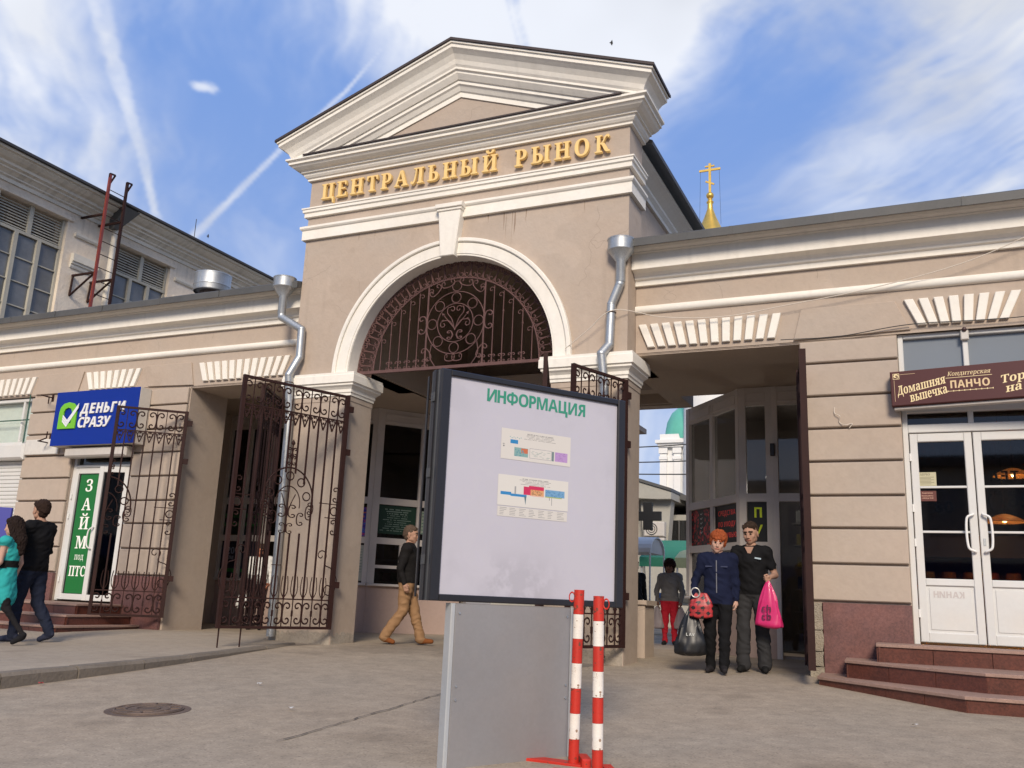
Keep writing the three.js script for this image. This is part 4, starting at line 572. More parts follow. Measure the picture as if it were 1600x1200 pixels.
{ // fanlight grille in the arch
  const g = thing('arch_grille', 'faded maroon scrollwork grille filling the arch above springing', 'grille', [XC, 4.03, .17]); const I = M.ironFaded, R0 = 1.66, RI = 1.385;
  const P = (name, gg, x, y, rz = 0, sx = 1, sy = 1) => { const m = part(name, gg, I, g, true); m.position.set(x, y, 0); m.rotation.z = rz; m.scale.set(sx, sy, 1); return m; };
  const arcT = (R, a0, a1, t, cx = 0, cy = 0) => tube(Array.from({ length: 41 }, (_, i) => { const a = mix(a0, a1, i / 40); return [cx + R * Math.cos(a), cy + R * Math.sin(a), 0]; }), t, 80, 4);
  part('bottom_rail', box(-R0 - .03, R0 + .03, -.02, .025, -.02, .02), I, g); part('arch_bar', arcT(RI, 0, Math.PI, .014), I, g); part('rim', arcT(R0, 0, Math.PI, .012), I, g);
  const n = 21, RM = (RI + R0) / 2; for (let i = 0; i < n; i++) { const a = Math.PI * (i + .5) / n, ca = Math.cos(a), sa = Math.sin(a), tx = sa, ty = -ca; for (const e of [-1, 1]) { P('fringe_scroll', gC, RM * ca + e * tx * .012, RM * sa + e * ty * .012, a - Math.PI / 2, e * .82, .88); P('fringe_tip', gCs, (R0 - .05) * ca + e * tx * .06, (R0 - .05) * sa + e * ty * .06, a - Math.PI / 2 + e * .5, e, .8); } part('fringe_bar', bar([RI * ca, RI * sa, 0], [R0 * ca, R0 * sa, 0], .0075, 4), I, g); const b = Math.PI * (i + 1) / n; if (i < n - 1) part('fringe_bar', [bar([RI * Math.cos(b), RI * Math.sin(b), 0], [(R0 - .02) * Math.cos(b), (R0 - .02) * Math.sin(b), 0], .0075, 4), new THREE.OctahedronGeometry(.024).translate((R0 - .1) * Math.cos(b), (R0 - .1) * Math.sin(b), 0)], I, g); }
  const cy = .685, hook = geo(tube([[0, -.1, 0], [0, -.02, 0], ...spiral(.045, 0, .045, Math.PI, -1, .95, 12, .25)], .0075, 24, 4));
  for (let i = -8; i <= 8; i++) { const x = i * .158; if (Math.abs(i) < 3) continue; const h = Math.sqrt(RI * RI - x * x) - .03; if (h < .12) continue; part('bar', bar([x, .02, 0], [x, h, 0], .0085, 5), I, g); P('hook', hook, x, h - .06, 0, i > 0 ? -1 : 1); if (Math.abs(i) < 8) { P('foot_scroll', gCs, x + .005, .085, 0, 1); P('foot_scroll', gCs, x - .005, .085, 0, -1); } if (Math.abs(i) % 2) part('knot', new THREE.OctahedronGeometry(.022).scale(.8, 1.8, .8).translate(x, h * .72, 0), I, g); }
  P('ring', geo(ringGeo(.485, .010, 48)), 0, cy); P('ring', geo(ringGeo(.30, .009, 40)), 0, cy);
  const circ = geo(ringGeo(.078, .0085)); for (let i = 0; i < 8; i++) { const a = Math.PI / 2 + i * Math.PI / 4; P('circle', circ, .39 * Math.cos(a), cy + .39 * Math.sin(a)); } P('circle', circ, 0, cy + .485 + .09);
  for (const s of [-1, 1]) {
    P('heart_scroll', geo(tube([[0, -.12, 0], [s * .06, .06, 0], [s * .14, .17, 0], [s * .12, .25, 0], ...spiral(s * .055, .21, .055, s > 0 ? 0.6 : Math.PI - .6, s, .9, 10, .25)], .0085, 40, 4)), 0, cy); part('arrow', [bar([0, cy - .1, 0], [s * .2, cy + .13, 0], .008, 4), new THREE.ConeGeometry(.028, .06, 4).rotateZ(-s * .72).translate(s * .215, cy + .147, 0)], I, g);
    P('fan_scroll', geo(tube([[0, -.1, 0], [s * .1, .03, 0], [s * .2, .04, 0], ...spiral(s * .2, -.02, .06, Math.PI / 2, -s, 1, 10, .25)], .0085, 40, 4)), 0, cy); P('fan_scroll', gCs, s * .05, cy - .19, 0, s * 1.6, 1.1); P('side_scroll', gC, s * .50, cy, 0, s * 1.2, 1); P('top_scroll', gC, s * .14, cy + .58, s * 1.3, s, .8); P('top_scroll', gC, s * .33, cy + .5, s * .8, s, .8); P('base_scroll', gC, s * .06, .1, s * 1.57, s, .6); P('base_scroll', gC, s * .42, cy - .44, -s * .6, s, .8); part('lyre_bar', tube([[s * .38, cy - .32, 0], [s * .40, cy - .5, 0], [s * .30, .02, 0]], .009, 20, 4), I, g); part('post', bar([s * .485, .02, 0], [s * .485, Math.sqrt(RI * RI - .235), 0], .010, 5), I, g);
  }
}
// ------------------------------------------------------------------ downpipes
function downpipe(label, px, bend) { // px: points of the pipe from the funnel down
  const d = thing('downpipe', label, 'downpipe'); const [fx, fy, fz] = px[0], r = .062;
  const L = [[.005, -.42], [.066, -.42], [.066, -.13], [.175, .02], [.18, .03], [.18, .17], [.188, .175], [.188, .19], [.165, .19], [.165, .03], [.06, -.12]].map(([a, b]) => new THREE.Vector2(a, b));
  part('funnel', new THREE.LatheGeometry(L, 24).translate(fx, fy, fz), M.zinc, d);
  for (let i = 1; i < px.length - 1; i++) { const seg = bar(px[i], px[i + 1], r, 16); part('pipe', seg, M.zinc, d); if (i < px.length - 2) { part('elbow', new THREE.SphereGeometry(r * 1.03, 16, 10).translate(...px[i + 1]), M.zinc, d); } const A = V(...px[i]), B = V(...px[i + 1]); if (A.distanceTo(B) > .5) for (let t = .12; t < A.distanceTo(B); t += 1.1) { const q = A.clone().lerp(B, t / A.distanceTo(B)); part('clamp', new THREE.TorusGeometry(r + .004, .008, 6, 18).rotateX(Math.PI / 2).translate(q.x, q.y, q.z), M.castIron, d); } }
}
downpipe('galvanised downpipe with funnel by loan office side of portal', [[-6.2, 5.45, .47], [-6.2, 5.06, .47], [-6.19, 4.98, .47], [-5.77, 4.74, .47], [-5.76, 4.28, .47], [-5.86, 3.98, .56], [-5.84, 3.4, .48], [-5.80, .05, .46]]);
downpipe('galvanised downpipe with funnel by cake shop side of portal', [[-.52, 5.38, .47], [-.52, 5.0, .47], [-.53, 4.93, .47], [-.645, 4.66, .46], [-.665, 4.10, .46], [-.74, 3.95, .56], [-.71, 3.5, .5], [-.72, .05, .46]]);
// rope strung along the cornice, loose wire on the pier
tag(part('x', tube([[-1.3, 4.09, .45], [-.95, 4.32, .5], [-.62, 4.55, .53], [0, 4.50, .2], [.8, 4.46, .12], [1.6, 4.54, .12], [2.6, 4.66, .12], [3.7, 4.88, .14], [4.6, 5.2, .2], [5.4, 5.4, .4]], .006, 80, 5), M.rope), 'rope', 'pale rope sagging along the wing wall from the downpipe', 'rope');
tag(part('x', [tube([[2.12, 3.19, .05], [2.12, 3.11, .07], [2.18, 3.07, .09], [2.17, 3.0, .06], [2.24, 2.96, .08], [2.32, 2.98, .06], [2.28, 2.92, .07]], .005, 40, 5)], M.rope), 'loose_wire', 'loose pale wire stub curling from the rusticated pier', 'wire');
tag(part('x', tube([[1.5, 4.1, .06], [2.2, 4.09, .06], [3.0, 4.17, .07], [4.2, 4.16, .07], [6, 4.3, .07]], .006, 60, 5), M.wire), 'wall_cable', 'thin dark cable clipped along the wall above the shop doorway', 'cable');
// ------------------------------------------------------------------ information board
{
  const e = [.57, -.8216], ang = Math.atan2(-e[1], e[0]);
  const b = thing('information_board', 'black framed notice board headed in green on grey metal stand', 'notice board', [.34, -.29, 6.44], ang);
  const y = .29, D = .15, s0 = -.175, s1 = 1.335;
  const G = groundY;
  part('stand_panel', [cbox(.02, .90, -.2, .98, -.075, 0, .006)], M.standGrey, b); part('stand_edge', [cbox(-.012, .019, -.2, .98, -.08, .006, .006)], M.standEdge, b); part('stand_edge', [cbox(.901, .92, -.2, .98, -.08, .004, .006)], M.standEdge, b);
  for (const x of [.05, .87]) for (const yy of [-.02, .4, .48, .92]) part('bolt', new THREE.CylinderGeometry(.008, .008, .006, 8).rotateX(Math.PI / 2).translate(x, yy, .003), M.zinc, b);
  part('case', [cbox(s0, s1, .70 + y, 2.185 + y, -D, -.03, .012)], M.sideFrame, b);
  part('frame', [cbox(s0, s0 + .07, .70 + y, 2.185 + y, -.029, .012, .006), cbox(s1 - .065, s1, .70 + y, 2.185 + y, -.029, .012, .006), cbox(s0 + .07, s1 - .065, 2.145 + y, 2.185 + y, -.029, .011, .006), cbox(s0 + .07, s1 - .065, .70 + y, .742 + y, -.029, .011, .006)], M.blackFrame, b);
  part('side_channel', [box(s0 - .012, s0 + .002, .70 + y, 2.185 + y, -.10, -.06), box(s0 - .008, s0, .72 + y, 2.16 + y, -.19, -.17)], M.blackFrame, b);
  for (const yy of [.95, 1.5, 2.0]) part('latch', cbox(s0 - .022, s0 - .012, yy + y - .03, yy + y + .03, -.1, -.05, .003), M.sideFrame, b);
  const w = s1 - s0 - .135, h = 1.403; const cxp = (s0 + .07 + s1 - .065) / 2, cyp = (2.145 + .742) / 2 + y;
  const gn = 512, gA = fbmTile(gn, 4, 5, 181, .6), gB = fbmTile(gn, 9, 5, 187, .65), blot = (u, v, a, b, r) => Math.exp(-((u - a) ** 2 + (v - b) ** 2) / (r * r));
  const faceTex = dataTex(gn, (i, c) => { const u = (i % gn) / gn, v = Math.floor(i / gn) / gn, near = blot(u, v, .42, .03, .14) + .8 * blot(u, v, .3, .07, .1) + .6 * blot(u, v, .55, .06, .12) + .5 * blot(u, v, .02, .12, .1) + .5 * blot(u, v, .97, .3, .1) + .45 * blot(u, v, .95, .6, .09) + .5 * blot(u, v, .03, .9, .12) + .4 * blot(u, v, .97, .94, .1) + .3 * blot(u, v, .6, .9, .15); const st = clamp(near * sstep(-.14, .16, gB[i]) + .1 * sstep(.1, .3, gA[i])), k = (1 + gA[i] * .06) * (1 - .15 * st); c[0] = .50 * k; c[1] = .488 * k; c[2] = .545 * k; }, true);
  const face = part('face_sheet', plane(w, h), new THREE.MeshPhysicalMaterial({ map: faceTex, roughness: .35 }), b, true); face.position.set(cxp, cyp, -.01);
  { const L = [...'ИНФОРМАЦИЯ'].map((c) => letterGeo(sansBold, c, .088, .0015)), W = L.reduce((a, g) => a + g.boundingBox.max.x - g.boundingBox.min.x, 0), x0 = .178, x1 = .985, gap = (x1 - x0 - W) / 9; let x = x0; const m = flat(.035, .26, .17, .5); for (const g of L) { const ww = g.boundingBox.max.x - g.boundingBox.min.x; const q = part('letter', g.translate(-g.boundingBox.min.x, 0, 0), m, face); q.position.set(x - cxp, 2.018 + y - cyp, .0005); x += ww + gap; } }
  const R = rng(55), lines = (x, w, y0, n, cx, l) => { x.fillStyle = '#555'; for (let i = 0; i < n; i++) { const L = l * (i ? .55 + R() * .45 : .8); for (let q = cx - L / 2; q < cx + L / 2; q += 9) if (R() > .15) x.fillRect(q, y0 + i * 17, 6, i ? 5 : 9); } };
  const sheet = (name, x0, x1, y0, y1, draw) => { const m = part(name, plane(x1 - x0, y1 - y0), posterMat(1024, Math.round(1024 * (y1 - y0) / (x1 - x0)), draw), face, true); m.position.set((x0 + x1) / 2 - cxp, (y0 + y1) / 2 + y - cyp, .002); };
  sheet('plan_sheet', .302, .866, 1.645, 1.853, (x, w, h) => { x.fillStyle = '#cfcbc4'; x.fillRect(0, 0, w, h); lines(x, w, 34, 5, w * .55, 480); x.fillStyle = '#2d7fb4'; x.fillRect(130, 130, 110, 48); x.fillStyle = '#8aa'; for (let i = 0; i < 7; i++) x.fillRect(120 + i * 26, 92 + (i % 2) * 10, 12, 12); x.fillStyle = '#7fa3a0'; x.fillRect(190, 220, 200, 110); x.fillStyle = '#c06a48'; x.fillRect(290, 225, 95, 60); x.fillStyle = '#5f8f9a'; for (let i = 0; i < 20; i++) x.fillRect(195 + R() * 120, 235 + R() * 90, 18, 12); x.strokeStyle = '#667'; x.lineWidth = 3; x.strokeRect(415, 212, 320, 120); x.fillStyle = '#99a6a0'; for (let i = 0; i < 24; i++) x.fillRect(430 + R() * 260, 235 + R() * 80, 34, 5); x.fillStyle = '#6d7f80'; x.fillRect(742, 215, 32, 120); x.fillStyle = '#b08fc0'; x.fillRect(790, 215, 190, 118); x.fillStyle = '#9a75ae'; for (let i = 0; i < 22; i++) x.fillRect(795 + R() * 150, 222 + R() * 100, 26, 5); x.fillStyle = '#777'; x.fillRect(22, 190, 26, 8); x.fillRect(28, 210, 20, 18); });
  sheet('plan_sheet', .292, .856, 1.333, 1.539, (x, w, h) => { x.fillStyle = '#d2cfc8'; x.fillRect(0, 0, w, h); lines(x, w, 26, 5, w * .52, 470); x.fillStyle = '#3080b8'; x.fillRect(40, 205, 150, 38); x.fillRect(180, 222, 230, 30); x.fillStyle = '#999'; x.fillRect(235, 130, 22, 95); x.fillStyle = '#56707a'; x.beginPath(); x.moveTo(375, 240); x.lineTo(408, 240); x.lineTo(398, 345); x.fill(); x.fillStyle = '#c22a55'; x.fillRect(365, 120, 100, 100); x.fillRect(440, 105, 220, 45); x.fillStyle = '#d09a6a'; x.fillRect(470, 150, 185, 70); x.fillStyle = '#8d6a50'; for (let i = 0; i < 40; i++) x.fillRect(475 + R() * 165, 152 + R() * 60, 14, 6); x.strokeStyle = '#d66a3a'; x.lineWidth = 4; x.strokeRect(468, 150, 190, 76); x.fillStyle = '#6f9cc0'; x.fillRect(680, 130, 290, 85); x.fillStyle = '#4f7ea8'; for (let i = 0; i < 50; i++) x.fillRect(684 + R() * 270, 134 + R() * 74, 12, 8); x.fillStyle = '#9aab60'; x.fillRect(680, 214, 250, 12); x.fillStyle = '#888'; x.fillRect(775, 226, 8, 95); x.fillRect(740, 226, 10, 34); });
  sheet('legend_sheet', .296, .852, 1.262, 1.327, (x, w, h) => { x.fillStyle = '#cdc9c2'; x.fillRect(0, 0, w, h); x.fillStyle = '#808080'; for (let c = 0; c < 7; c++) for (let i = 0; i < 5; i++) x.fillRect(30 + c * 140, 14 + i * 20, 50 + R() * 60, 5); });
}
// ------------------------------------------------------------------ red and white posts
function post(x, z, top, label, ring, lean) {
  const y = groundY(z), H = top - y, p = thing('barrier_post', label, 'post', [x, y, z], 0, 'striped barrier posts'); p.rotation.z = lean; const n = 7, b = H / n, r = .0335;
  for (let i = 0; i < n; i++) { const red = i % 2 === 0; const g = new THREE.CylinderGeometry(r, r, b - .0008, 24, 1, true).translate(0, b * (i + .5), 0); part(red ? 'red_band' : 'white_band', g, red ? M.redPaint : M.whitePaint, p); }
  part('pipe_core', new THREE.CylinderGeometry(r - .003, r - .003, H - .012, 20).translate(0, H / 2 - .006, 0), M.rubber, p); part('rim', new THREE.TorusGeometry(r - .002, .003, 6, 24).rotateX(Math.PI / 2).translate(0, H, 0), M.redPaint, p);
  part('eye_ring', new THREE.TorusGeometry(.03, .0055, 8, 20).scale(.62, 1, 1).translate(ring * (r + .016), H - .045, 0), M.redPaint, p);
  part('foot_plate', [cbox(-.3, .07, -.015, .012, -.06, .06, .004).applyMatrix4(new THREE.Matrix4().makeRotationZ(0)), cbox(.04, .1, -.01, .05, -.12, .1, .01).applyMatrix4(new THREE.Matrix4().makeRotationY(.5))], M.redPaint, p);
}
post(.97, 5.9, .804, 'striped barrier post with eye ring towards the notice board text', -1, -.012);
post(1.205, 6.12, .768, 'striped barrier post with eye ring on its far side from the stand', 1, .012);
{ // manhole
  const [mx, mz] = [-2.71, 5.79], m = thing('manhole_cover', 'round brown cast iron manhole cover set in the asphalt', 'manhole', [mx, groundY(mz) - .002, mz]); m.rotation.x = SL;
  part('ring', [new THREE.CylinderGeometry(.33, .335, .05, 40, 1).translate(0, -.02, 0)], M.castIron, m); const cov = part('cover', [new THREE.CylinderGeometry(.275, .275, .02, 40).translate(0, .004, 0)], M.castIron, m);
  for (const R of [.255, .17, .09]) part('rib', new THREE.TorusGeometry(R, .009, 6, 40).rotateX(Math.PI / 2).translate(0, .014, 0), M.castIron, cov);
  for (let i = 0; i < 12; i++) part('rib', new THREE.BoxGeometry(.075, .012, .016).translate(.21, .015, 0).rotateY(i * Math.PI / 6), M.castIron, cov);
}
{ const R = rng(91), wp = flat(.7, .68, .64, .8), rd = flat(.45, .05, .05, .7); // litter on the ground
  const L = [[-4.55, 5.3, rd, 'small red wrapper lying by the kerb'], [-1.75, 5.2, wp, 'white paper scrap on the asphalt beyond the manhole'], [-2.9, 4.2, wp, 'tiny white scrap on the asphalt near the kerb'], [2.9, 3.2, wp, 'white cigarette stub below the granite steps']];
  for (const [x, z, m, l] of L) { const g = new THREE.PlaneGeometry(.05, .03, 4, 3).rotateX(-Math.PI / 2); const p = g.attributes.position; for (let i = 0; i < p.count; i++) p.setY(i, .012 + R() * .014); const mm = part('x', g, m); mm.position.set(x, groundY(z) + .006, z); tag(mm, 'litter', l, 'litter'); } }
// ------------------------------------------------------------------ market hall behind the left wing (its wall faces +x)
{
  const HX = -18, h = thing('market_hall', 'tall weathered hall with louvred steel windows behind the left wing', 'building', [HX, 0, 0], Math.PI / 2); // local x = -z world, local z = +x world
  const wins = [[-1.4, .65], [2.45, 4.5], [6.25, 8.3], [10.0, 12.1]], L0 = -4, L1 = 19;
  const sh = [[L0, 5], [L1, 5], [L1, 11.2], [L0, 11.2]], holes = wins.map(([a, b]) => [[a, 6.2], [a, 10.35], [b, 10.35], [b, 6.2]]);
  part('wall', polyXY(sh, -.5, 0, holes), M.oldPlaster, h); part('wall', [box(L0, L1, -.1, 5, -.5, 0)], M.oldPlaster, h);
  part('back_volume', [box(L0, L1, 0, 11, -12, -3.5)], M.interior, h); part('hall_roof', box(L0, L1, 10.9, 11.1, -3.5, -.5), M.interior, h);
  const prof = [[0, 10.62], [.05, 10.62], [.05, 10.72], [.12, 10.75], [.12, 10.78], [.2, 10.83], [.28, 10.86], [.28, 10.9], [.38, 10.93], [.38, 11.0], [.5, 11.03], [.62, 11.1], [.62, 11.14], [.72, 11.14], [.72, 11.2], [0, 11.2]];
  part('cornice', mouldX(prof, L0, 5.05), M.oldCream, h); part('cornice', mouldX(prof, 6.15, L1), M.oldCream, h); part('cornice', mouldX(prof.map(([o, y]) => [o * .9, y]), 5.051, 6.149), M.oldCream, h);
  part('roof_edge', [mouldX([[-3, 11.6], [.82, 11.2], [.82, 11.26], [-3, 11.7]], L0, L1)], M.roofMetal, h);
  for (const [a, b] of wins) {
    const w = new THREE.Group(); w.name = 'window'; h.add(w); const W = b - a, y1 = 10.35, yl = 9.57, yb = 6.2;
    part('window_frame', [box(a, a + .07, yb, y1, -.22, -.1), box(b - .07, b, yb, y1, -.22, -.1), box(a, b, yl - .08, yl + .0, -.21, -.09), box(a + W / 2 - .06, a + W / 2 + .06, yl, y1, -.21, -.1)], M.wood, w);
    for (const t of [1 / 3, 2 / 3]) part('mullion', box(a + W * t - .055, a + W * t + .055, yb, yl - .08, -.21, -.08), M.wood, w);
    for (let r = 0; r < 5; r++) part('glazing_bar', box(a + .07, b - .07, yl - .08 - .64 * (r + 1) - .015, yl - .08 - .64 * (r + 1) + .015, -.19, -.12), M.wood, w);
    for (const [x0, x1] of [[a + .07, a + W / 2 - .06], [a + W / 2 + .06, b - .07]]) for (let i = 0; i < 9; i++) part('louvre', new THREE.BoxGeometry(x1 - x0, .055, .012).rotateX(-.7).translate((x0 + x1) / 2, yl + .06 + i * .078, -.16), M.wood, w);
    for (let c = 0; c < 3; c++) for (let r = 0; r < 5; r++) { const x0 = a + W * c / 3 + .06, x1 = a + W * (c + 1) / 3 - .06; part('pane', box(x0, x1, yl - .08 - .64 * (r + 1) + .015, yl - .08 - .64 * r - .015, -.165, -.158), M.dusty, w); }
    part('lintel', cbox(a - .1, b + .15, y1 + .002, y1 + .10, -.04, .07, .015), M.oldPlaster, h);
  }
  for (const [a, b] of [[.85, 2.25], [4.75, 5.6], [8.5, 9.85]]) { part('pier_moulding', mouldX([[0, 9.98], [.05, 9.98], [.08, 10.03], [.08, 10.09], [0, 10.1]], a, b), M.oldCream, h); part('pier_capital', mouldX([[0, 9.08], [.03, 9.08], [.05, 9.13], [.05, 9.18], [.09, 9.2], [.09, 9.25], [.13, 9.27], [.13, 9.48], [0, 9.5]], a, b), M.oldCream, h); }
  part('rainwater_hopper', loft([[5.62, 11.15, .5, .28], [5.66, 10.55, .3, .09]].map(([x, y, z, s]) => [V(x, y, z - s), V(x + s * 2, y, z - s), V(x + s * 2, y, z + s), V(x, y, z + s)])), M.gutter, h);
  part('rain_pipe', bar([5.85, 5.5, .25], [5.85, 10.6, .25], .075, 12), M.oldCream, h);
  part('lightning_rod', bar([9.1, 11.25, 0], [9.1, 12.3, 0], .012, 5), M.wire, h);
}
{ // red roof ladder standing on the left wing against the hall
  const l = thing('roof_ladder', 'rust red steel ladder with triangular tops on the hall wall', 'ladder', [-17.1, 0, -5.18], Math.PI / 2);
  for (const s of [-1, 1]) { const x = s * .3; part('rail', [box(x - .035, x + .035, 5.8, 11.75, -.03, .03)], s < 0 ? M.ironRed : M.iron, l); part('top_loop', [sq(x, 11.45, x - .02, 11.78, .045), sq(x - .02, 11.78, x + .16, 11.80, .04), sq(x, 11.45, x + .16, 11.80, .04)], M.iron, l); part('stay', box(x - .03, x + .03, 10.55, 10.6, -.88, -.03), M.iron, l); part('stay', [box(x - .03, x + .03, 8.85, 8.9, -.88, -.03), bar([x, 8.87, -.03], [x, 8.3, -.88], .03, 5), bar([x, 8.87, -.85], [x, 8.3, -.88], .03, 5)], M.iron, l); }
  for (let y = 6; y < 11.6; y += .38) part('rung', bar([-.3, y, 0], [.3, y, 0], .012, 6), M.iron, l);
}
{ // galvanised vent drum on the wing roof
  const v = thing('roof_vent', 'shiny galvanised vent drum on the left wing roof', 'vent', [-9.2, 6.2, -1.05]); v.scale.set(.74, .95, .74);
  part('drum', [new THREE.LatheGeometry([[.45, .0], [.46, .02], [.46, .11], [.472, .115], [.472, .13], [.46, .135], [.46, .34], [.47, .345], [.47, .37], [.44, .37], [.44, .03], [.3, .0]].map(([a, b]) => new THREE.Vector2(a, b)), 40)], M.zinc, v); part('inner_pipe', new THREE.CylinderGeometry(.30, .30, .75, 28).translate(0, -.28, 0), M.castIron, v); part('seam', box(-.012, .012, .02, .36, .455, .47), M.zinc, v);
}
// ------------------------------------------------------------------ church far behind
{
  const Z = -60, k = 71.66 / 56.66, c = thing('church', 'white church with green domed tower and gilt cross', 'church', [0, 0, Z]);
  const ccx = -9.0, cx = 3.089 + (ccx - 3.089) * k, Y = (y) => .73 + (y - .73) * k;
  part('drum', new THREE.CylinderGeometry(2.2, 2.3, 24, 20).translate(cx, 12, 0), M.church, c);
  part('gilt_dome', new THREE.LatheGeometry([[2.3, 24.5], [2.5, 26], [2.2, 28], [1.7, 30.2], [1.25, 31.1], [.85, 31.9], [.55, 32.6], [.34, 33.2], [.24, 33.5], [.22, 34.0], [.30, 34.05], [.30, 34.15], [.2, 34.2], [.2, 34.5], [.0, 34.51]].map(([a, b]) => new THREE.Vector2(a, b)), 16).translate(cx, 0, 0), M.leafGold, c);
  part('gilt_ball', new THREE.SphereGeometry(.32, 16, 12).translate(cx, 34.72, 0), M.leafGold, c);
  part('cross', [box(cx - .1, cx + .1, 34.9, 37.7, -.06, .06), box(cx - .9, cx + .9, 37.0, 37.18, -.061, .061), box(cx - .4, cx + .4, 37.38, 37.5, -.061, .061), new THREE.BoxGeometry(.8, .14, .122).rotateZ(-.45).translate(cx, 35.9, 0)], M.leafGold, c);
  for (const s of [-1, 1]) part('stay_wire', bar([cx + s * .8, 37, 0], [cx + s * .9, 32, 0], .012, 4), M.wire, c);
  // bell tower with green cupola, seen through the passage
  const tx = 3.089 + (-11.0 - 3.089) * k, ty = (y) => Y(y), r = 1.55; // half width
  part('tower', box(tx - r, tx + r * 1.6, 0, 14.2, -3, 0), M.church, c);
  for (const x of [tx - r + .15, tx - .25, tx + .6]) part('pilaster', [box(x - .28, x + .28, 3, 13.2, 0, .18), box(x - .34, x + .34, 12.2, 12.45, 0, .26), box(x - .36, x + .36, 12.7, 13.2, 0, .28)], M.church, c);
  part('tower_cornice', [box(tx - r - .25, tx + r * 1.6 + .25, 13.2, 13.5, -3.2, .4), box(tx - r - .42, tx + r * 1.6 + .4, 13.5, 13.75, -3.4, .6), box(tx - r - .1, tx + r * 1.6, 13.75, 14.25, -3, .3)], M.church, c);
  part('green_roof', new THREE.LatheGeometry([[2.25, 13.9], [2.3, 14.6], [2.15, 15.4], [1.75, 16.2], [1.1, 16.8], [.01, 17.0]].map(([a, b]) => new THREE.Vector2(a, b)), 12).translate(tx + .55, 0, -1.8), M.greenRoof, c);
  part('kokoshnik', [polyXY([...Array.from({ length: 17 }, (_, i) => { const a = Math.PI * i / 16; return [tx + 2.0 + 1.55 * Math.cos(a), 14.2 + 2.2 * Math.sin(a)]; })], -.4, .2), polyXY([...Array.from({ length: 17 }, (_, i) => { const a = Math.PI * i / 16; return [tx + 2.0 + 1.25 * Math.cos(a), 14.2 + 1.85 * Math.sin(a)]; }), ...Array.from({ length: 17 }, (_, i) => { const a = Math.PI * (16 - i) / 16; return [tx + 2.0 + 1.05 * Math.cos(a), 14.2 + 1.6 * Math.sin(a)]; })], .2, .34)], M.church, c);
  part('upper_drum', [new THREE.CylinderGeometry(.9, .9, 3, 14).translate(tx + 1.0, 17.6, -1.8), new THREE.CylinderGeometry(1.05, 1.05, .25, 14).translate(tx + 1.0, 18.2, -1.8)], M.church, c);
}
// ------------------------------------------------------------------ market yard behind the passage
{
  const Z = -20, p = thing('market_pavilion', 'grey concrete pavilion with slanted canopy and strip windows', 'building', [0, 0, Z]);
  part('wall', [box(-12, -5.6, 0, 4.4, -6, 0)], M.pavWall, p);
  part('roof_canopy', polyXY([[-12, 5.25], [-6.2, 4.95], [-4.9, 4.55], [-4.9, 4.3], [-5.4, 4.3], [-12, 4.6]], -6, .9), M.pavWall, p); part('canopy_edge', polyXY([[-12, 5.26], [-6.2, 4.96], [-4.88, 4.56], [-4.88, 4.66], [-6.2, 5.07], [-12, 5.37]], -6, .96), M.gutter, p);
  part('slanted_pier', polyXY([[-5.75, 0], [-5.35, 0], [-5.0, 4.3], [-6.1, 4.3]], .01, .5), M.pavWall, p);
  part('side_wall', box(-5.59, -1, 0, 3.9, -7, -.6), M.pavWall, p); part('side_roof', polyXY([[-5.2, 4.5], [-1, 3.4], [-1, 3.6], [-5.2, 4.7]], -7.2, -.3), M.gutter, p);
  for (let i = 0; i < 8; i++) { part('window_pane', box(-5.25 + i * .3, -5.0 + i * .3, 2.3, 3.7, -.6, -.56), M.tinted, p); part('mullion', box(-5.0 + i * .3, -4.95 + i * .3, 2.3, 3.7, -.6, -.5), M.gutter, p); }
}
for (const [y, l] of [[3.02, 'grey air conditioner unit upper one on the pavilion wall'], [2.48, 'grey air conditioner unit lower one on the pavilion wall']]) {
  const a = thing('air_conditioner', l, 'air conditioner', [-5.5, y, -19.4]); part('case', cbox(-.36, .36, 0, .5, -.02, .3, .03), M.pvcOld, a); part('fan_grille', [new THREE.TorusGeometry(.19, .016, 6, 24).translate(-.08, .25, .31), new THREE.TorusGeometry(.12, .012, 6, 24).translate(-.08, .25, .31), new THREE.TorusGeometry(.05, .012, 6, 20).translate(-.08, .25, .31)], M.sideFrame, a);
}
{ const s = thing('cross_sign', 'black cross shaped sign hanging before the pavilion', 'sign', [-3.68, 3.02, -12.0]); part('cross', [cbox(-.12, .12, -.36, .36, -.06, .06, .01), cbox(-.36, .36, -.12, .12, -.061, .061, .01)], M.rubber, s); part('arm', bar([-.9, 0, 0], [-.3, 0, 0], .025, 6), M.wire, s); part('post', bar([-.9, -3, 0], [-.9, .6, 0], .04, 8), M.wire, s); }
function awning(label, x0, x1, y0, y1, z0, z1, mat) { const a = thing('stall_awning', label, 'awning'); part('canopy', loft([[x0, 0], [x1, 0]].map(([x]) => [V(x, y1, z0), V(x, (y0 + y1) / 2 + .05, (z0 + z1) / 2), V(x, y0, z1), V(x, y0 - .25, z1 + .02), V(x, y0 - .25, z1), V(x, (y0 + y1) / 2, (z0 + z1) / 2 - .02), V(x, y1 - .04, z0)])), mat, a); for (const x of [x0 + .05, x1 - .05]) part('pole', bar([x, 0, z1 - .05], [x, y0, z1 - .05], .025, 8), M.white, a); return a; }
awning('green fabric awning over the market stalls', -4.2, .8, 2.0, 2.6, -15.0, -13.0, surf([.03, .20, .12], { n: 256, seed: 191, coarse: .2, rough: .8 }));
awning('pale yellow fabric awning over a market stall', -2.7, -1.0, 1.9, 2.15, -12.0, -11.0, surf([.42, .45, .25], { n: 256, seed: 193, coarse: .15, rough: .8 }));
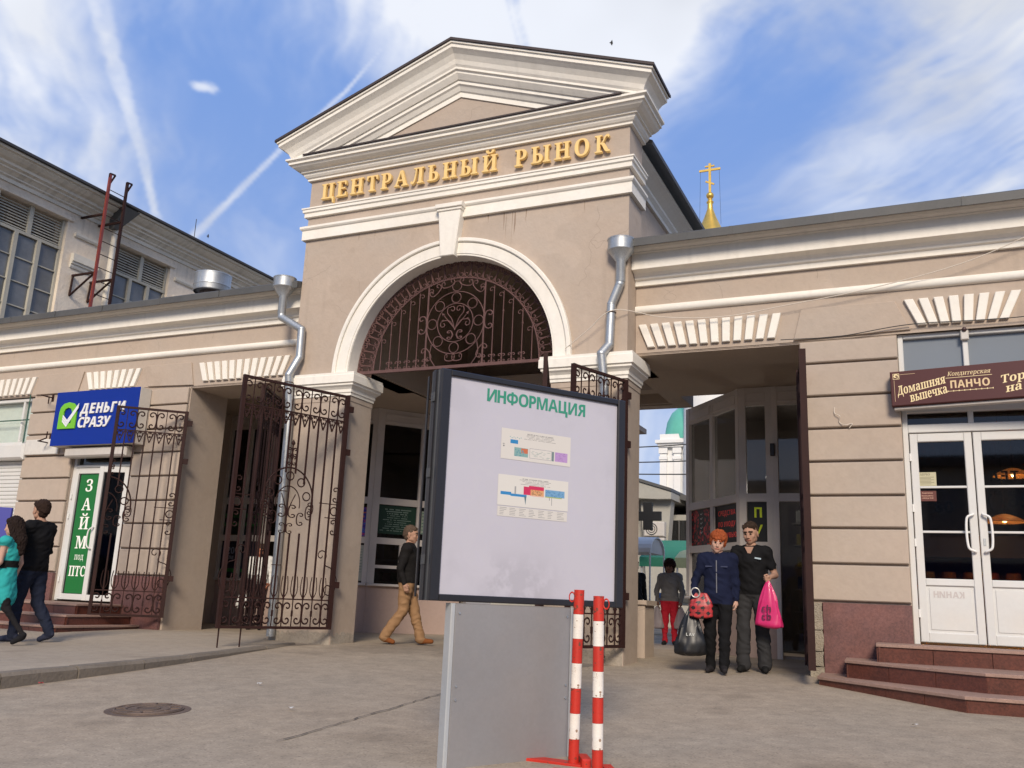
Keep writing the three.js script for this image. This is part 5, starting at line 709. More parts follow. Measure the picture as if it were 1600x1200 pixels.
{ const b = thing('barrel_canopy', 'white barrel vaulted stall canopy on thin posts', 'canopy', [-2.82, 0, -8.6]); b.scale.y = .88; part('vault', loft([-.9, .35].map((x) => [...Array.from({ length: 13 }, (_, i) => { const a = Math.PI * i / 12; return V(x, 2.1 + .42 * Math.sin(a), .6 * Math.cos(a)); }), ...Array.from({ length: 13 }, (_, i) => { const a = Math.PI * (12 - i) / 12; return V(x, 2.1 + .39 * Math.sin(a), .57 * Math.cos(a)); })])), M.white, b); part('end_panel', polyXY(Array.from({ length: 13 }, (_, i) => { const a = Math.PI * i / 12; return [.56 * Math.cos(a), 2.1 + .38 * Math.sin(a)]; }), -.01, .01).rotateY(Math.PI / 2).translate(.3, 0, 0), M.pvcOld, b); for (const [x, z] of [[.33, .58], [.33, -.58], [-.85, .58]]) part('post', bar([x, 0, z], [x, 2.15, z], .02, 8), M.white, b); }
{ const t = thing('stall_table', 'market stall table heaped with coloured goods in the yard', 'stall', [-2.6, 0, -11.8]); part('table_top', cbox(-1.1, 2.6, .75, .8, -.4, .4, .01), M.wood, t); for (const x of [-1, 2.5]) part('leg', box(x - .03, x + .03, 0, .75, -.3, .3), M.iron, t); const R = rng(17); for (let i = 0; i < 22; i++) { const x = -1 + R() * 3.5, s = .12 + R() * .16; part('goods', cbox(x, x + s * 1.4, .801, .801 + s, -.3 + R() * .4, .1 + R() * .2, .02), [flat(.4, .05, .08), flat(.05, .12, .3), flat(.05, .25, .1), flat(.45, .4, .3), flat(.5, .2, .05)][i % 5], t); } }
for (const [y, dy, l] of [[5.35, .3, 'upper overhead cable crossing the yard behind the passage'], [4.9, -.25, 'middle overhead cable crossing the yard behind the passage'], [4.55, -.8, 'lower overhead cable crossing the yard behind the passage']]) tag(part('x', tube([[-9, y, -14], [-4.5, y - .12, -14], [0, y + dy * .3, -14], [6, y + dy, -14]], .018, 30, 5), M.wire), 'overhead_cable', l, 'cable');
// street side opposite, mirrored in the shop glass
{ const o = thing('opposite_house', 'two storey house with blue shop fronts across the road', 'building', [0, groundY(30), 29]); part('wall', box(-24, 26, 3.6, 7.4, 0, 8), M.oldPlaster, o); part('shop_fronts', box(-24, 26, 0, 3.6, .05, 8), surf([.02, .035, .12], { n: 256, seed: 201, coarse: .2 }), o); part('roof', box(-24.4, 26.4, 7.4, 7.8, -.6, 8), M.gutter, o); for (let i = 0; i < 15; i++) { part('shop_window', box(-23 + i * 3.2, -20.8 + i * 3.2, .8, 2.6, .02, .06), M.tinted, o); for (const y of [4.6]) part('window', box(-22.5 + i * 3.2, -21.1 + i * 3.2, y, y + 2, -.02, .03), M.skyPane, o); } }
{ // two swifts in the sky
  for (const [x, y, z, l] of [[-7.67, 23.16, -20, 'small dark bird flying above the pediment'], [-11.4, 8.43, -3, 'small dark bird flying left of the portal']]) { const b = thing('bird', l, 'bird', [x, y, z], .6); const sc = z < -10 ? .12 : .045; part('body', [new THREE.SphereGeometry(sc * .3, 10, 8).scale(2.2, .8, .8)], M.rubber, b); part('wing', [polyXY([[0, 0], [sc * .5, sc * .25], [sc * .3, sc * 1.2], [sc * -.15, sc * .5]], -.01, .01)], M.rubber, b); part('wing', [polyXY([[0, 0], [sc * .5, -sc * .25], [sc * .3, -sc * 1.0], [sc * -.15, -sc * .5]], -.01, .01)], M.rubber, b); } }
// ------------------------------------------------------------------ people: one continuous skin from a blended distance field
const E3 = (a) => (Array.isArray(a) ? V(...a) : a.clone());
function capsule(a, b, ra, rb, col, o = {}) { return { a: E3(a), b: E3(b), ra, rb, col, fx: o.fx ?? 1, fz: o.fz ?? 1, k: o.k ?? .03, bias: o.bias ?? 0 }; }
function primD(q, x, y, z) {
  const ax = q.a.x, ay = q.a.y, az = q.a.z, bx = q.b.x - ax, by = q.b.y - ay, bz = (q.b.z - az) * q.fz, bX = bx * q.fx, px = (x - ax) * q.fx, py = y - ay, pz = (z - az) * q.fz, L = bX * bX + by * by + bz * bz;
  const t = L > 0 ? Math.min(1, Math.max(0, (px * bX + py * by + pz * bz) / L)) : 0, dx = px - bX * t, dy = py - by * t, dz = pz - bz * t;
  return (Math.sqrt(dx * dx + dy * dy + dz * dz) - (q.ra + (q.rb - q.ra) * t)) / Math.max(1, q.fx, q.fz);
}
function fieldMesh(prims, cell) { // surface nets with vertex colours
  const lo = V(9, 9, 9), hi = V(-9, -9, -9); for (const q of prims) { const r = Math.max(q.ra, q.rb) / Math.min(1, q.fx, q.fz) + cell * 2; for (const p of [q.a, q.b]) { lo.min(V(p.x - r, p.y - r, p.z - r)); hi.max(V(p.x + r, p.y + r, p.z + r)); } }
  const nx = Math.ceil((hi.x - lo.x) / cell) + 1, ny = Math.ceil((hi.y - lo.y) / cell) + 1, nz = Math.ceil((hi.z - lo.z) / cell) + 1, F = new Float32Array(nx * ny * nz).fill(1), I = (i, j, k) => (k * ny + j) * nx + i;
  for (const q of prims) {
    const r = Math.max(q.ra, q.rb) / Math.min(1, q.fx, q.fz) + q.k + cell * 2, i0 = Math.max(0, Math.floor((Math.min(q.a.x, q.b.x) - r - lo.x) / cell)), i1 = Math.min(nx - 1, Math.ceil((Math.max(q.a.x, q.b.x) + r - lo.x) / cell)), j0 = Math.max(0, Math.floor((Math.min(q.a.y, q.b.y) - r - lo.y) / cell)), j1 = Math.min(ny - 1, Math.ceil((Math.max(q.a.y, q.b.y) + r - lo.y) / cell)), k0 = Math.max(0, Math.floor((Math.min(q.a.z, q.b.z) - r - lo.z) / cell)), k1 = Math.min(nz - 1, Math.ceil((Math.max(q.a.z, q.b.z) + r - lo.z) / cell));
    for (let k = k0; k <= k1; k++) for (let j = j0; j <= j1; j++) for (let i = i0; i <= i1; i++) { const d = primD(q, lo.x + i * cell, lo.y + j * cell, lo.z + k * cell), n = I(i, j, k), f = F[n], h = Math.max(q.k - Math.abs(f - d), 0) / q.k; F[n] = Math.min(f, d) - h * h * q.k * .25; }
  }
  const vi = new Int32Array(nx * ny * nz).fill(-1), P = [], C = [], idx = [];
  for (let k = 0; k < nz - 1; k++) for (let j = 0; j < ny - 1; j++) for (let i = 0; i < nx - 1; i++) {
    let m = 0, sx = 0, sy = 0, sz = 0; const v = []; let neg = 0; for (let c = 0; c < 8; c++) { const f = F[I(i + (c & 1), j + ((c >> 1) & 1), k + (c >> 2))]; v.push(f); if (f < 0) neg++; } if (neg === 0 || neg === 8) continue;
    for (const [a, b] of EDG) if ((v[a] < 0) !== (v[b] < 0)) { const t = v[a] / (v[a] - v[b]); sx += mix(a & 1, b & 1, t); sy += mix((a >> 1) & 1, (b >> 1) & 1, t); sz += mix(a >> 2, b >> 2, t); m++; }
    vi[I(i, j, k)] = P.length / 3; const X = lo.x + (i + sx / m) * cell, Y = lo.y + (j + sy / m) * cell, Z = lo.z + (k + sz / m) * cell; P.push(X, Y, Z);
    let best = 9, col = prims[0].col; for (const q of prims) { const d = primD(q, X, Y, Z) - q.bias; if (d < best) { best = d; col = q.col; } } const cc = typeof col === 'function' ? col(X, Y, Z) : col; C.push(...cc);
  }
  const quad = (a, b, c, d, fl) => { if (a < 0 || b < 0 || c < 0 || d < 0) return; fl ? idx.push(a, b, c, a, c, d) : idx.push(a, c, b, a, d, c); };
  for (let k = 1; k < nz - 1; k++) for (let j = 1; j < ny - 1; j++) for (let i = 1; i < nx - 1; i++) { const s = F[I(i, j, k)] < 0; if (s !== (F[I(i + 1, j, k)] < 0)) quad(vi[I(i, j - 1, k - 1)], vi[I(i, j, k - 1)], vi[I(i, j, k)], vi[I(i, j - 1, k)], s); if (s !== (F[I(i, j + 1, k)] < 0)) quad(vi[I(i - 1, j, k - 1)], vi[I(i - 1, j, k)], vi[I(i, j, k)], vi[I(i, j, k - 1)], s); if (s !== (F[I(i, j, k + 1)] < 0)) quad(vi[I(i - 1, j - 1, k)], vi[I(i, j - 1, k)], vi[I(i, j, k)], vi[I(i - 1, j, k)], s); }
  const g = new THREE.BufferGeometry(); g.setAttribute('position', new THREE.Float32BufferAttribute(P, 3)); g.setAttribute('color', new THREE.Float32BufferAttribute(C, 3)); g.setIndex(idx); g.computeVertexNormals(); return g;
}
const EDG = [[0, 1], [2, 3], [4, 5], [6, 7], [0, 2], [1, 3], [4, 6], [5, 7], [0, 4], [1, 5], [2, 6], [3, 7]];
const skinMat = new THREE.MeshPhysicalMaterial({ vertexColors: true, roughness: .88, specularIntensity: .35 });
function handPrims(w, dir, palmN, side, skin, curl) { // wrist, finger direction, palm normal, thumb side vector
  const out = [], at = (p, a, b, c) => p.clone().addScaledVector(dir, a).addScaledVector(side, b).addScaledVector(palmN, c);
  out.push(capsule(at(w, 0, 0, 0), at(w, .05, 0, 0), .024, .03, skin, { k: .015 })); out.push(capsule(at(w, .05, .018, 0), at(w, .085, .022, 0), .018, .014, skin, { k: .012 })); out.push(capsule(at(w, .05, -.018, 0), at(w, .08, -.02, 0), .018, .013, skin, { k: .012 }));
  [[.027, .072], [.009, .08], [-.009, .075], [-.027, .058]].forEach(([o, L]) => { const a = at(w, .082, o, 0), b = at(w, .082 + L * .5 * Math.cos(curl * .6), o, L * .5 * Math.sin(curl * .6)), c = b.clone().addScaledVector(dir, L * .5 * Math.cos(curl * 1.7)).addScaledVector(palmN, L * .5 * Math.sin(curl * 1.7)); out.push(capsule(a, b, .0095, .0088, skin, { k: .005 }), capsule(b, c, .0088, .0075, skin, { k: .005 })); });
  const t0 = at(w, .03, .025, .005), t1 = at(w, .06, .045, .018), t2 = at(w, .085, .04, .03 + .01 * curl); out.push(capsule(t0, t1, .013, .0105, skin, { k: .008 }), capsule(t1, t2, .0105, .0085, skin, { k: .005 })); return out;
}
function person(label, pos, turn, H, c, J0, hairStyle, group) {
  const s = H / 1.75; const J = { pelvis: [0, .95, 0], waist: [0, 1.1, 0], chest: [0, 1.28, 0], neck: [0, 1.455, -.01], head: [0, 1.625, .015], shL: [.18, 1.41, -.005], shR: [-.18, 1.41, -.005], elL: [.235, 1.13, -.03], elR: [-.235, 1.13, -.03], wrL: [.25, .89, .04], wrR: [-.25, .89, .04], hipL: [.09, .92, 0], hipR: [-.09, .92, 0], knL: [.1, .5, .02], knR: [-.1, .5, .02], anL: [.1, .085, -.03], anR: [-.1, .085, -.03], toL: [.12, .035, .13], toR: [-.12, .035, .13], ...J0 };
  for (const k in J) J[k] = V(...J[k]).multiplyScalar(s); const b = c.bulk ?? 1, r = (v) => v * s;
  const P = [], add = (a, bb, ra, rb, col, o) => P.push(capsule(J[a] ?? a, J[bb] ?? bb, r(ra), r(rb), col, o));
  const skin = c.skin, hemAt = J.pelvis.y + (c.hemLine ?? -.05) * s, up = c.hem ? (x, y, z) => y < hemAt && Math.abs(x) < .24 * s && y > .55 * s && !armNear(x, y, z) ? c.bottom : c.top : c.top, low = c.hem ? (x, y, z) => y > hemAt ? c.top : c.bottom : c.bottom; const armNear = (x, y, z) => ['L', 'R'].some((S) => primD({ a: J['el' + S], b: J['wr' + S], ra: r(.06 * b), rb: r(.05 * b), fx: 1, fz: 1 }, x, y, z) < 0);
  add('pelvis', 'waist', .145 * b, .135 * b, c.hem ? up : low, { fz: 1.3 }); add('waist', 'chest', .14 * b, .158 * b, up, { fz: 1.3 }); add('shL', 'shR', .075 * b, .075 * b, up, { fz: 1.05, k: .06 }); add('chest', J.neck.clone().lerp(J.chest, .3), .15 * b, .10, up, { fz: 1.25, k: .05 });
  if (c.hem) add(J.pelvis.clone().add(V(0, (c.hemY ?? .03) * s, 0)), 'waist', .158 * b, .145 * b, up, { fz: 1.22, bias: .012 });
  add('neck', J.neck.clone().lerp(J.head, .55), .058, .052, skin, { k: .02, bias: -.002 }); add(J.neck.clone().add(V(0, -.03 * s, -.0)), J.neck.clone().add(V(0, .0 * s, 0)), .07, .06, c.collar ?? up, { k: .03 });
  for (const S of ['L', 'R']) {
    add('sh' + S, 'el' + S, .062 * b, .047 * b, up, { k: .03 }); const sl = c.sleeve ?? 1; if (sl < 1) { const m = J['sh' + S].clone().lerp(J['el' + S], sl * 1.0); P[P.length - 1].b = m; P[P.length - 1].rb = r(.055 * b); add(m, 'el' + S, .044, .038, skin, { k: .01 }); add('el' + S, 'wr' + S, .038, .026, skin, { k: .02 }); } else add('el' + S, 'wr' + S, .047 * b, .034 * b, up, { k: .02 });
    if (!c.skirt) { add('hip' + S, 'kn' + S, .1 * b, .074, low, { k: .02 }); add('kn' + S, 'an' + S, .074, c.flare ?? .062, low, { k: .02 }); } else { const ky = J.knL.y + .2 * s, lc = (x, y, z) => y > ky ? c.top : (c.legs ?? skin); add('hip' + S, 'kn' + S, .08, .055, lc, { k: .02 }); add('kn' + S, 'an' + S, .05, .034, c.legs ?? skin, { k: .02 }); }
    const an = J['an' + S], to = J['to' + S]; add(an.clone().add(V(0, -.035 * s, 0)), to, .044, .034, c.shoe, { k: .02 }); const back = an.clone().lerp(to, -.22).add(V(0, -.03 * s, 0)); add(back, an.clone().lerp(to, .2).add(V(0, -.03 * s, 0)), .038, .04, c.shoe, { k: .02 });
  }
  if (c.skirt) { const m = J.knL.clone().add(J.knR).multiplyScalar(.5).lerp(J.pelvis, c.skirt); add('pelvis', m, .155 * b, .20 * b, up, { fz: 1.25, k: .03, bias: .01 }); }
  if (c.belt) add('waist', J.waist.clone().add(V(0, .02, 0)), .143 * b, .143 * b, c.belt, { fz: 1.3, bias: .004 });
  if (c.front) add(J.waist.clone().add(V(0, -.02 * s, .045 * s)), J.chest.clone().add(V(0, .05 * s, .045 * s)), .085, .075, c.front, { fz: 1.4, bias: .016, k: .01 });
  const bodyG = fieldMesh(P, .0125);
  { // folds in the cloth
    const p = bodyG.attributes.position, q = bodyG.attributes.normal, C = bodyG.attributes.color; for (let i = 0; i < p.count; i++) { if (Math.abs(C.getX(i) - skin[0]) + Math.abs(C.getY(i) - skin[1]) < .02 || p.getY(i) < .1) continue; const X = p.getX(i), Y = p.getY(i), Z = p.getZ(i), w = noise3(X * 5, Y * 5, Z * 5 + H * 9), n = (noise3(X * 14 + w * 3, Y * 30 + w * 5 + X * 18, Z * 14) - .5) * .022 + (w - .5) * .02; p.setXYZ(i, X + q.getX(i) * n, Y + q.getY(i) * n, Z + q.getZ(i) * n); } bodyG.computeVertexNormals(); }
  // head with a face, turned on the neck
  const hq = new THREE.Quaternion().setFromEuler(new THREE.Euler(...(c.headTurn ?? [0, 0, 0]), 'YXZ')), HP = (x, y, z) => V(x * s, y * s, z * s).applyQuaternion(hq).add(J.head), hp = [], hadd = (a, bb, ra, rb, col, o) => hp.push(capsule(HP(...a), HP(...bb), ra * s, rb * s, col, { k: .012, ...o }));
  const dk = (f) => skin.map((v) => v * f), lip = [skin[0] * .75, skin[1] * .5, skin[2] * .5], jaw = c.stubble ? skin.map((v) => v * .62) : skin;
  hadd([0, .03, -.018], [0, .035, -.01], .094, .094, skin, { k: .02, fx: 1.12 }); hadd([0, .02, .03], [0, -.05, .045], .072, .055, skin, { k: .03 }); hadd([0, -.075, .045], [0, -.095, .062], .045, .026, jaw, { k: .03 }); hadd([.045, -.06, .01], [-.045, -.06, .01], .034, .034, jaw, { k: .03 });
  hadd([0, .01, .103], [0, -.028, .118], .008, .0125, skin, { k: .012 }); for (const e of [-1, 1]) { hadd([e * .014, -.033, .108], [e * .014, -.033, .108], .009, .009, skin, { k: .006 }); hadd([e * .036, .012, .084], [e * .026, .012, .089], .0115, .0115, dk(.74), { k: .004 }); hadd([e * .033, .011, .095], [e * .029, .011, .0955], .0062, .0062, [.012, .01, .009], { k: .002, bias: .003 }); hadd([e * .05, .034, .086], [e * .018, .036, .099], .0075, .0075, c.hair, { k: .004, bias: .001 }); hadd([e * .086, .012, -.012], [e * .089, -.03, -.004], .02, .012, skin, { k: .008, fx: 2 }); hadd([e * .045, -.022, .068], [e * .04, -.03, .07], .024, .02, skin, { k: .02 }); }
  hadd([-.022, -.064, .098], [.022, -.064, .098], .0075, .0075, lip, { k: .004, bias: .001 });
  const parts = [bodyG, fieldMesh(hp, .0055)];
  for (const S of ['L', 'R']) { const h = c['hand' + S] ?? {}; const w = J['wr' + S], d = (h.dir ? V(...h.dir) : w.clone().sub(J['el' + S])).normalize(), side = V(...(h.side ?? [0, 0, 1])); side.addScaledVector(d, -side.dot(d)).normalize(); const n = d.clone().cross(side).multiplyScalar(S === 'L' ? 1 : -1).normalize(); parts.push(fieldMesh(handPrims(w.clone().addScaledVector(d, -.005), d, V(...(h.palm ?? n.toArray())), side, skin, h.curl ?? .5), .005)); }
  const root = thing('person', label, 'person', pos, turn, group);
  const all = mergeGeometries(parts.map((g) => { const q = g.toNonIndexed(); return q; })); const m = new THREE.Mesh(all, skinMat); m.name = 'body'; m.castShadow = m.receiveShadow = true; root.add(m);
  const hh = [], ha = (a, bb, ra, rb, o) => hh.push(capsule(HP(...a), HP(...bb), ra * s, rb * s, (x, y, z) => { const n = .7 + .6 * noise3(x * 160, y * 40, z * 160); return c.hair.map((v) => v * n); }, { k: .02, ...o }));
  hairStyle(ha); const hg = fieldMesh(hh, .007); { const p = hg.attributes.position, q = hg.attributes.normal; for (let i = 0; i < p.count; i++) { const n = (noise3(p.getX(i) * 90, p.getY(i) * 45, p.getZ(i) * 90) - .5) * (c.tousle ?? .014); p.setXYZ(i, p.getX(i) + q.getX(i) * n, p.getY(i) + q.getY(i) * n, p.getZ(i) + q.getZ(i) * n); } hg.computeVertexNormals(); }
  const hm = new THREE.Mesh(hg, skinMat); hm.name = 'hair'; hm.castShadow = hm.receiveShadow = true; root.add(hm);
  root.userData.J = undefined; delete root.userData.J; return { root, J, HP, s, world: (v) => v.clone().applyAxisAngle(V(0, 1, 0), turn).add(V(...pos)) };
}
const shortHair = (ha) => { ha([0, .055, -.03], [0, .06, -.02], .098, .097, { fx: 1.08 }); ha([0, .0, -.06], [0, -.03, -.05], .075, .06); ha([-.05, .095, .05], [.05, .095, .05], .028, .028); };
const fringeHair = (ha) => { ha([0, .066, -.03], [0, .072, -.012], .112, .110, { fx: 1.02 }); ha([0, .0, -.06], [0, -.05, -.05], .082, .06); ha([-.055, .085, .06], [.05, .088, .065], .034, .036); ha([-.03, .065, .088], [.045, .07, .083], .018, .02); for (const e of [-1, 1]) ha([e * .075, .04, .02], [e * .08, -.02, .0], .03, .022); };
const longHair = (ha) => { ha([0, .055, -.03], [0, .06, -.02], .106, .105); ha([0, .02, -.06], [0, -.2, -.10], .09, .085); ha([0, -.2, -.1], [0, -.36, -.11], .085, .05); for (const e of [-1, 1]) ha([e * .08, .02, .0], [e * .09, -.18, -.05], .035, .04); ha([-.05, .1, .05], [.05, .1, .05], .03, .03); };
const curlyHair = (ha) => { ha([0, .055, -.03], [0, .06, -.01], .125, .125); ha([0, .0, -.05], [0, -.05, -.05], .115, .10); };
const tan_ = [.40, .235, .165], pale = [.50, .31, .235], black = [.012, .012, .014];
// couple walking out through the right opening
const zW = .42, wo = person('person with short ginger hair in navy zipped jacket carrying bags', [.74, groundY(zW), zW], .12, 1.64, { skin: pale, top: [.0085, .012, .034], bottom: [.007, .007, .008], shoe: [.02, .018, .02], hair: [.27, .065, .022], bulk: 1.13, hem: 1, hemLine: -.10, tousle: .024, collar: [.0085, .011, .03], headTurn: [.12, .1, -.16], handR: { dir: [0, -1, .1], side: [0, 0, 1], curl: 1.3 }, handL: { curl: .8 } }, { head: [.01, 1.61, .03], elR: [-.285, 1.13, -.03], wrR: [-.30, .90, .07], elL: [.22, 1.12, -.06], wrL: [.22, .90, -.05], knL: [.09, .5, .07], anL: [.075, .10, .10], toL: [.10, .05, .27], knR: [-.10, .49, .0], anR: [-.10, .085, -.10], toR: [-.13, .035, .05] }, fringeHair);
part('zip', [wo.J.waist.clone().add(V(0, -.05, .0))].map((p) => box(-.005, .005, p.y - .06, p.y + .32, .135, .142)), flat(.2, .2, .22, .4, { metalness: .6 }), wo.root);
part('pocket_flap', [box(-.13, -.05, 1.22, 1.235, .135, .142), box(.05, .13, 1.22, 1.235, .135, .142)], flat(.02, .028, .07, .7), wo.root);
const zM = .05, mo = person('person in black V-neck shirt and dark jeans holding up a bag', [1.08, groundY(zM), zM], -.05, 1.76, { skin: tan_, top: [.008, .008, .009], bottom: [.033, .033, .035], shoe: [.012, .012, .012], hair: [.035, .022, .015], sleeve: .62, stubble: 1, flare: .085, bulk: 1.06, hem: 1, collar: tan_, headTurn: [.18, -.1, .05], tousle: .02, handL: { dir: [.1, -.2, 1], side: [0, 1, 0], curl: 1.5 }, handR: { curl: .5, side: [0, 0, 1] } }, { elR: [-.26, 1.13, -.10], wrR: [-.27, .90, -.08], elL: [.27, 1.14, -.05], wrL: [.25, 1.10, .20], hipL: [.1, .92, 0], knL: [.12, .5, .02], anL: [.13, .09, -.03], toL: [.17, .035, .12], knR: [-.10, .5, .06], anR: [-.1, .09, .03], toR: [-.12, .035, .19] }, shortHair);
part('v_neck', [polyXY([[-.055, 1.475], [.055, 1.475], [0, 1.36]], .098, .112)], flat(...tan_, .7), mo.root); { const lm = part('chest_logo', new THREE.BoxGeometry(.075, .018, .004).rotateZ(-.15).translate(.11, 1.335, .142), flat(.4, .5, .55, .6), mo.root); }
// pair on the left pavement
person('person in black long-sleeved shirt and blue jeans striding along pavement', [-7.60, walkY(3.15), 3.15], -1.35, 1.8, { skin: tan_, top: [.007, .007, .008], bottom: [.014, .018, .034], shoe: [.03, .035, .06], hair: [.025, .014, .01], hemLine: -.08, bulk: 1.2, hem: 1, headTurn: [0, -.35, 0], handR: { curl: .9 }, handL: { curl: .7 } }, { elR: [-.27, 1.13, .04], wrR: [-.28, .95, .24], elL: [.24, 1.13, .12], wrL: [.16, .95, .34], knL: [.09, .5, .09], anL: [.09, .09, .07], toL: [.1, .035, .23], knR: [-.1, .5, -.06], anR: [-.1, .13, -.30], toR: [-.1, .04, -.17] }, shortHair);
person('person in turquoise dress with long dark hair and black tights', [-7.46, walkY(3.62), 3.62], -1.2, 1.54, { skin: pale, top: [.03, .34, .33], bottom: [.03, .34, .33], shoe: [.012, .012, .014], legs: [.012, .011, .012], hair: [.018, .011, .009], skirt: .38, sleeve: .05, belt: [.01, .01, .01], headTurn: [.12, .1, 0], tousle: .02 }, { elL: [.22, 1.13, .0], wrL: [.22, .93, .12], knL: [.09, .5, -.12], anL: [.09, .16, -.42], toL: [.1, .05, -.3], knR: [-.09, .5, .14], anR: [-.09, .085, .16], toR: [-.1, .035, .32] }, longHair);
// man walking into the arch
person('person in black leather jacket and tan trousers walking through arch', [-4.14, 0, -.55], 1.95, 1.74, { skin: tan_, top: [.011, .010, .010], bottom: [.28, .165, .085], shoe: [.19, .065, .02], hair: [.09, .062, .045], bulk: 1.24, hem: 1, headTurn: [.1, -.1, 0], flare: .075 }, { elL: [.24, 1.13, -.10], wrL: [.24, .92, .02], elR: [-.25, 1.12, -.08], wrR: [-.27, .90, .0], knR: [-.1, .5, -.02], anR: [-.1, .12, -.28], toR: [-.1, .04, -.14], knL: [.09, .5, .12], anL: [.09, .1, .24], toL: [.1, .06, .41] }, shortHair);
// shopper behind the passage, trader by the stub, and one behind the gate
const rd = person('person in maroon top grey cardigan and red trousers in the passage', [-1.55, 0, -6.1], .1, 1.58, { skin: [.20, .11, .08], top: [.17, .165, .16], bottom: [.48, .02, .035], shoe: [.02, .02, .02], hair: [.03, .014, .012], bulk: 1.14, hem: 1, hemY: .09, front: [.06, .012, .025], tousle: .035 }, { elL: [.28, 1.12, 0], elR: [-.28, 1.12, 0] }, curlyHair);
person('person in black coat standing by the low wall stub', [-2.50, 0, -6.9], .6, 1.6, { skin: tan_, top: [.012, .012, .013], bottom: [.014, .014, .016], shoe: [.02, .02, .02], hair: [.03, .02, .015], hem: 1, bulk: 1.1 }, {}, shortHair);
const wh = person('person in white shirt with reddish face behind the gate bars', [-8.05, 0, -1.9], .5, 1.52, { skin: [.42, .17, .10], top: [.62, .62, .60], bottom: [.03, .02, .022], shoe: [.02, .02, .02], hair: [.05, .03, .02], hem: 1, bulk: 1.15, headTurn: [.35, -.2, 0] }, { head: [0, 1.6, .06], elL: [.27, 1.14, .04], wrL: [.24, .95, .18], elR: [-.27, 1.12, .05], wrR: [-.25, .92, .16] }, shortHair);  // skin colour redder than on the other figures
// ------------------------------------------------------------------ bags
function bagGeo(w, h, d, { neck = .25, seed = 1, crease = .03, n = 36, rows = 22, belly = .75 } = {}) { // hanging bag: top at 0
  const R = []; for (let j = 0; j <= rows; j++) { const t = j / rows, y = -t * h, open = Math.pow(Math.min(1, t / belly), .8), e = t > .93 ? Math.sqrt(Math.max(0, 1 - ((t - .93) / .07) ** 2)) * .5 + .5 : 1, sx = mix(neck, 1, open) * e, sz = mix(neck * .7, 1, open) * e; const row = []; for (let i = 0; i < n; i++) { const a = 2 * Math.PI * i / n, ca = Math.cos(a), sa = Math.sin(a), p = .72; const x = Math.sign(ca) * Math.abs(ca) ** p * w / 2 * sx, z = Math.sign(sa) * Math.abs(sa) ** p * d / 2 * sz, k = 1 + (noise3(Math.cos(a) * 4 + seed, t * 3, Math.sin(a) * 4) - .5) * crease * 8 + (1 - open) * .18 * Math.sin(a * 9 + seed); row.push(V(x * k, y + (noise3(x * 9, seed, z * 9) - .5) * .03 * t, z * k)); } R.push(row); } const g = loft(R); return toCreasedNormals(mergeVertices(g.deleteAttribute('normal'), 1e-4), 1.2); }
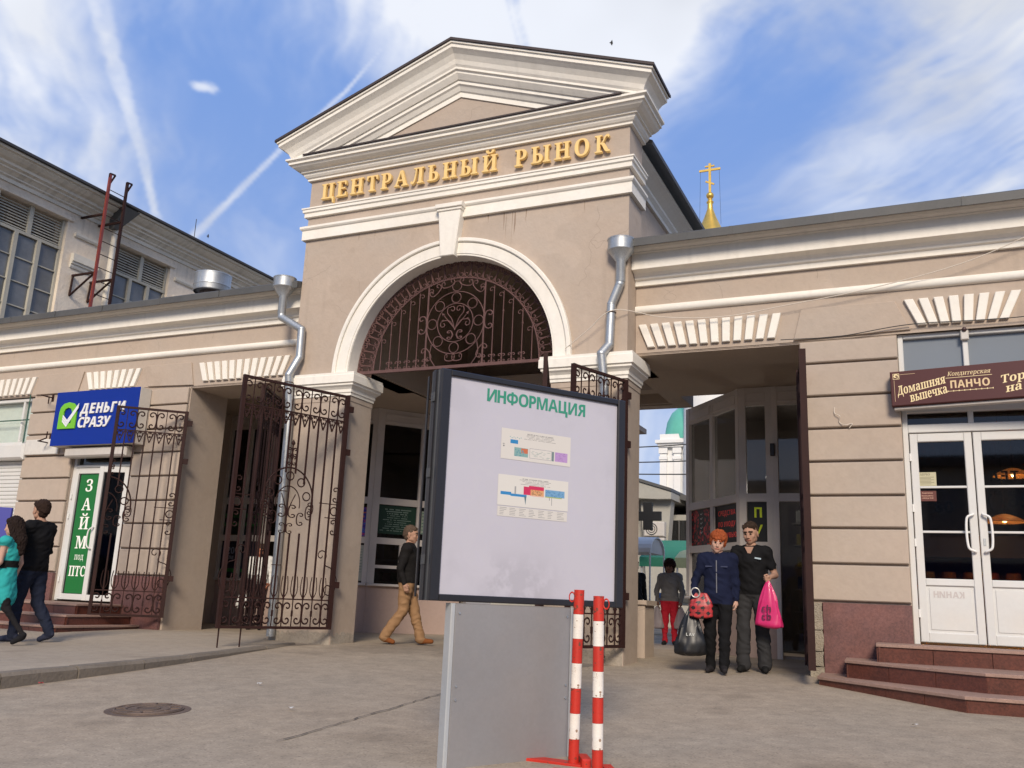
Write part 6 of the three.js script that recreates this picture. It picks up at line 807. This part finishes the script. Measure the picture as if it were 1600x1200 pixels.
{
  const h = wo.world(wo.J.wrR).add(V(-.02, -.1, .03)); const b = thing('plastic_bag', 'glossy black plastic carrier bag with small white print', 'bag', h.toArray(), .3); part('bag_body', bagGeo(.36, .56, .2, { seed: 4, neck: .16, crease: .05 }), flat(.008, .0085, .01, .38), b); const g = geo([...'LAV'].map((c, i) => letterGeo(sansBold, c, .035, .002).translate(i * .036, 0, 0))); const pm = part('bag_print', g, flat(.5, .52, .5, .5), b); pm.position.set(-.07, -.33, .105);
  const k = thing('handbag', 'red and black checked handbag with pale ring handle', 'handbag', h.clone().add(V(.13, .17, .05)).toArray(), .15); const red = [.42, .03, .035]; const bg = bagGeo(.27, .30, .12, { seed: 9, neck: .4, belly: .5, crease: .02 }); { const q = bg.index ? bg.toNonIndexed() : bg, p = q.attributes.position, C = new Float32Array(p.count * 3); for (let i = 0; i < p.count; i += 3) { const x = (p.getX(i) + p.getX(i + 1) + p.getX(i + 2)) / 3, y = (p.getY(i) + p.getY(i + 1) + p.getY(i + 2)) / 3, u = Math.floor((x + y) / .058), v = Math.floor((x - y) / .058), c = (u & 1) && (v & 1) ? [.012, .01, .01] : (u & 1) !== (v & 1) ? red : [.30, .03, .03]; for (let j = 0; j < 3; j++) C.set(c, (i + j) * 3); } q.setAttribute('color', new THREE.BufferAttribute(C, 3)); part('bag_body', q, new THREE.MeshPhysicalMaterial({ vertexColors: true, roughness: .45 }), k, true); } part('ring_handle', new THREE.TorusGeometry(.05, .007, 8, 24).scale(1, 1.1, 1).rotateZ(.3).translate(-.06, .0, .05), flat(.55, .54, .5, .3, { metalness: .5 }), k);
  const hm = mo.world(mo.J.wrL).add(V(0, -.035, .085)); const p = thing('plastic_bag', 'bright pink plastic bag with dark print hanging from raised hand', 'bag', hm.toArray(), -.15); part('bag_body', bagGeo(.34, .54, .16, { seed: 14, neck: .07, belly: .95, crease: .03 }), flat(.56, .018, .13, .4, { clearcoat: .3 }), p); const pg = posterLetters(['ch', 'cb'], .075); const q = part('bag_print', pg, flat(.10, .012, .045, .6), p); q.position.set(-.06, -.36, .085); q.rotation.x = -.05;
  for (const [S, l] of [['L', 'pale carrier bag held by person in red trousers at stub side'], ['R', 'grey carrier bag held by person in red trousers']]) { const hh = rd.world(rd.J['wr' + S]).add(V(0, -.09, .02)); const b2 = thing('carrier_bag', l, 'bag', hh.toArray()); part('bag_body', bagGeo(.26, .42, .14, { seed: S === 'L' ? 21 : 25, neck: .15 }), flat(.30, .25, .25, .5), b2); }
  const h3 = wh.world(wh.J.wrR).add(V(0, -.1, .02)); const b3 = thing('carrier_bag', 'white printed carrier bag held behind the gate bars', 'bag', h3.toArray()); part('bag_body', bagGeo(.24, .34, .12, { seed: 31, neck: .2 }), flat(.6, .6, .58, .5), b3);
}
function posterLetters(lines, h) { const L = []; lines.forEach((t, r) => [...t].forEach((c, i) => L.push(letterGeo(sansBold, c, h, .003).translate(i * h * .75, -r * h * 1.2, 0)))); return geo(L); }
{ // promotional stand at the far left
  const s = thing('promo_stand', 'violet and green striped promotional stand on the pavement', 'stand', [-8.92, walkY(3.0), 3.0], .6); part('panel', cbox(-.35, .35, .9, 1.75, -.03, .03, .01), posterMat(256, 320, (x, w, h) => { x.fillStyle = '#3c3f96'; x.fillRect(0, 0, w, h); x.fillStyle = '#7cb83c'; for (let i = 0; i < 3; i++) x.fillRect(0, h * (.28 + i * .2), w, h * .09); x.fillStyle = '#e8e8f0'; x.fillRect(30, 24, w - 60, 10); x.fillRect(50, 44, w - 100, 10); }), s); for (const x of [-.3, .3]) part('leg', bar([x, 0, 0], [x, .9, 0], .015, 6), M.wire, s);
}
renderer.render(scene, camera);
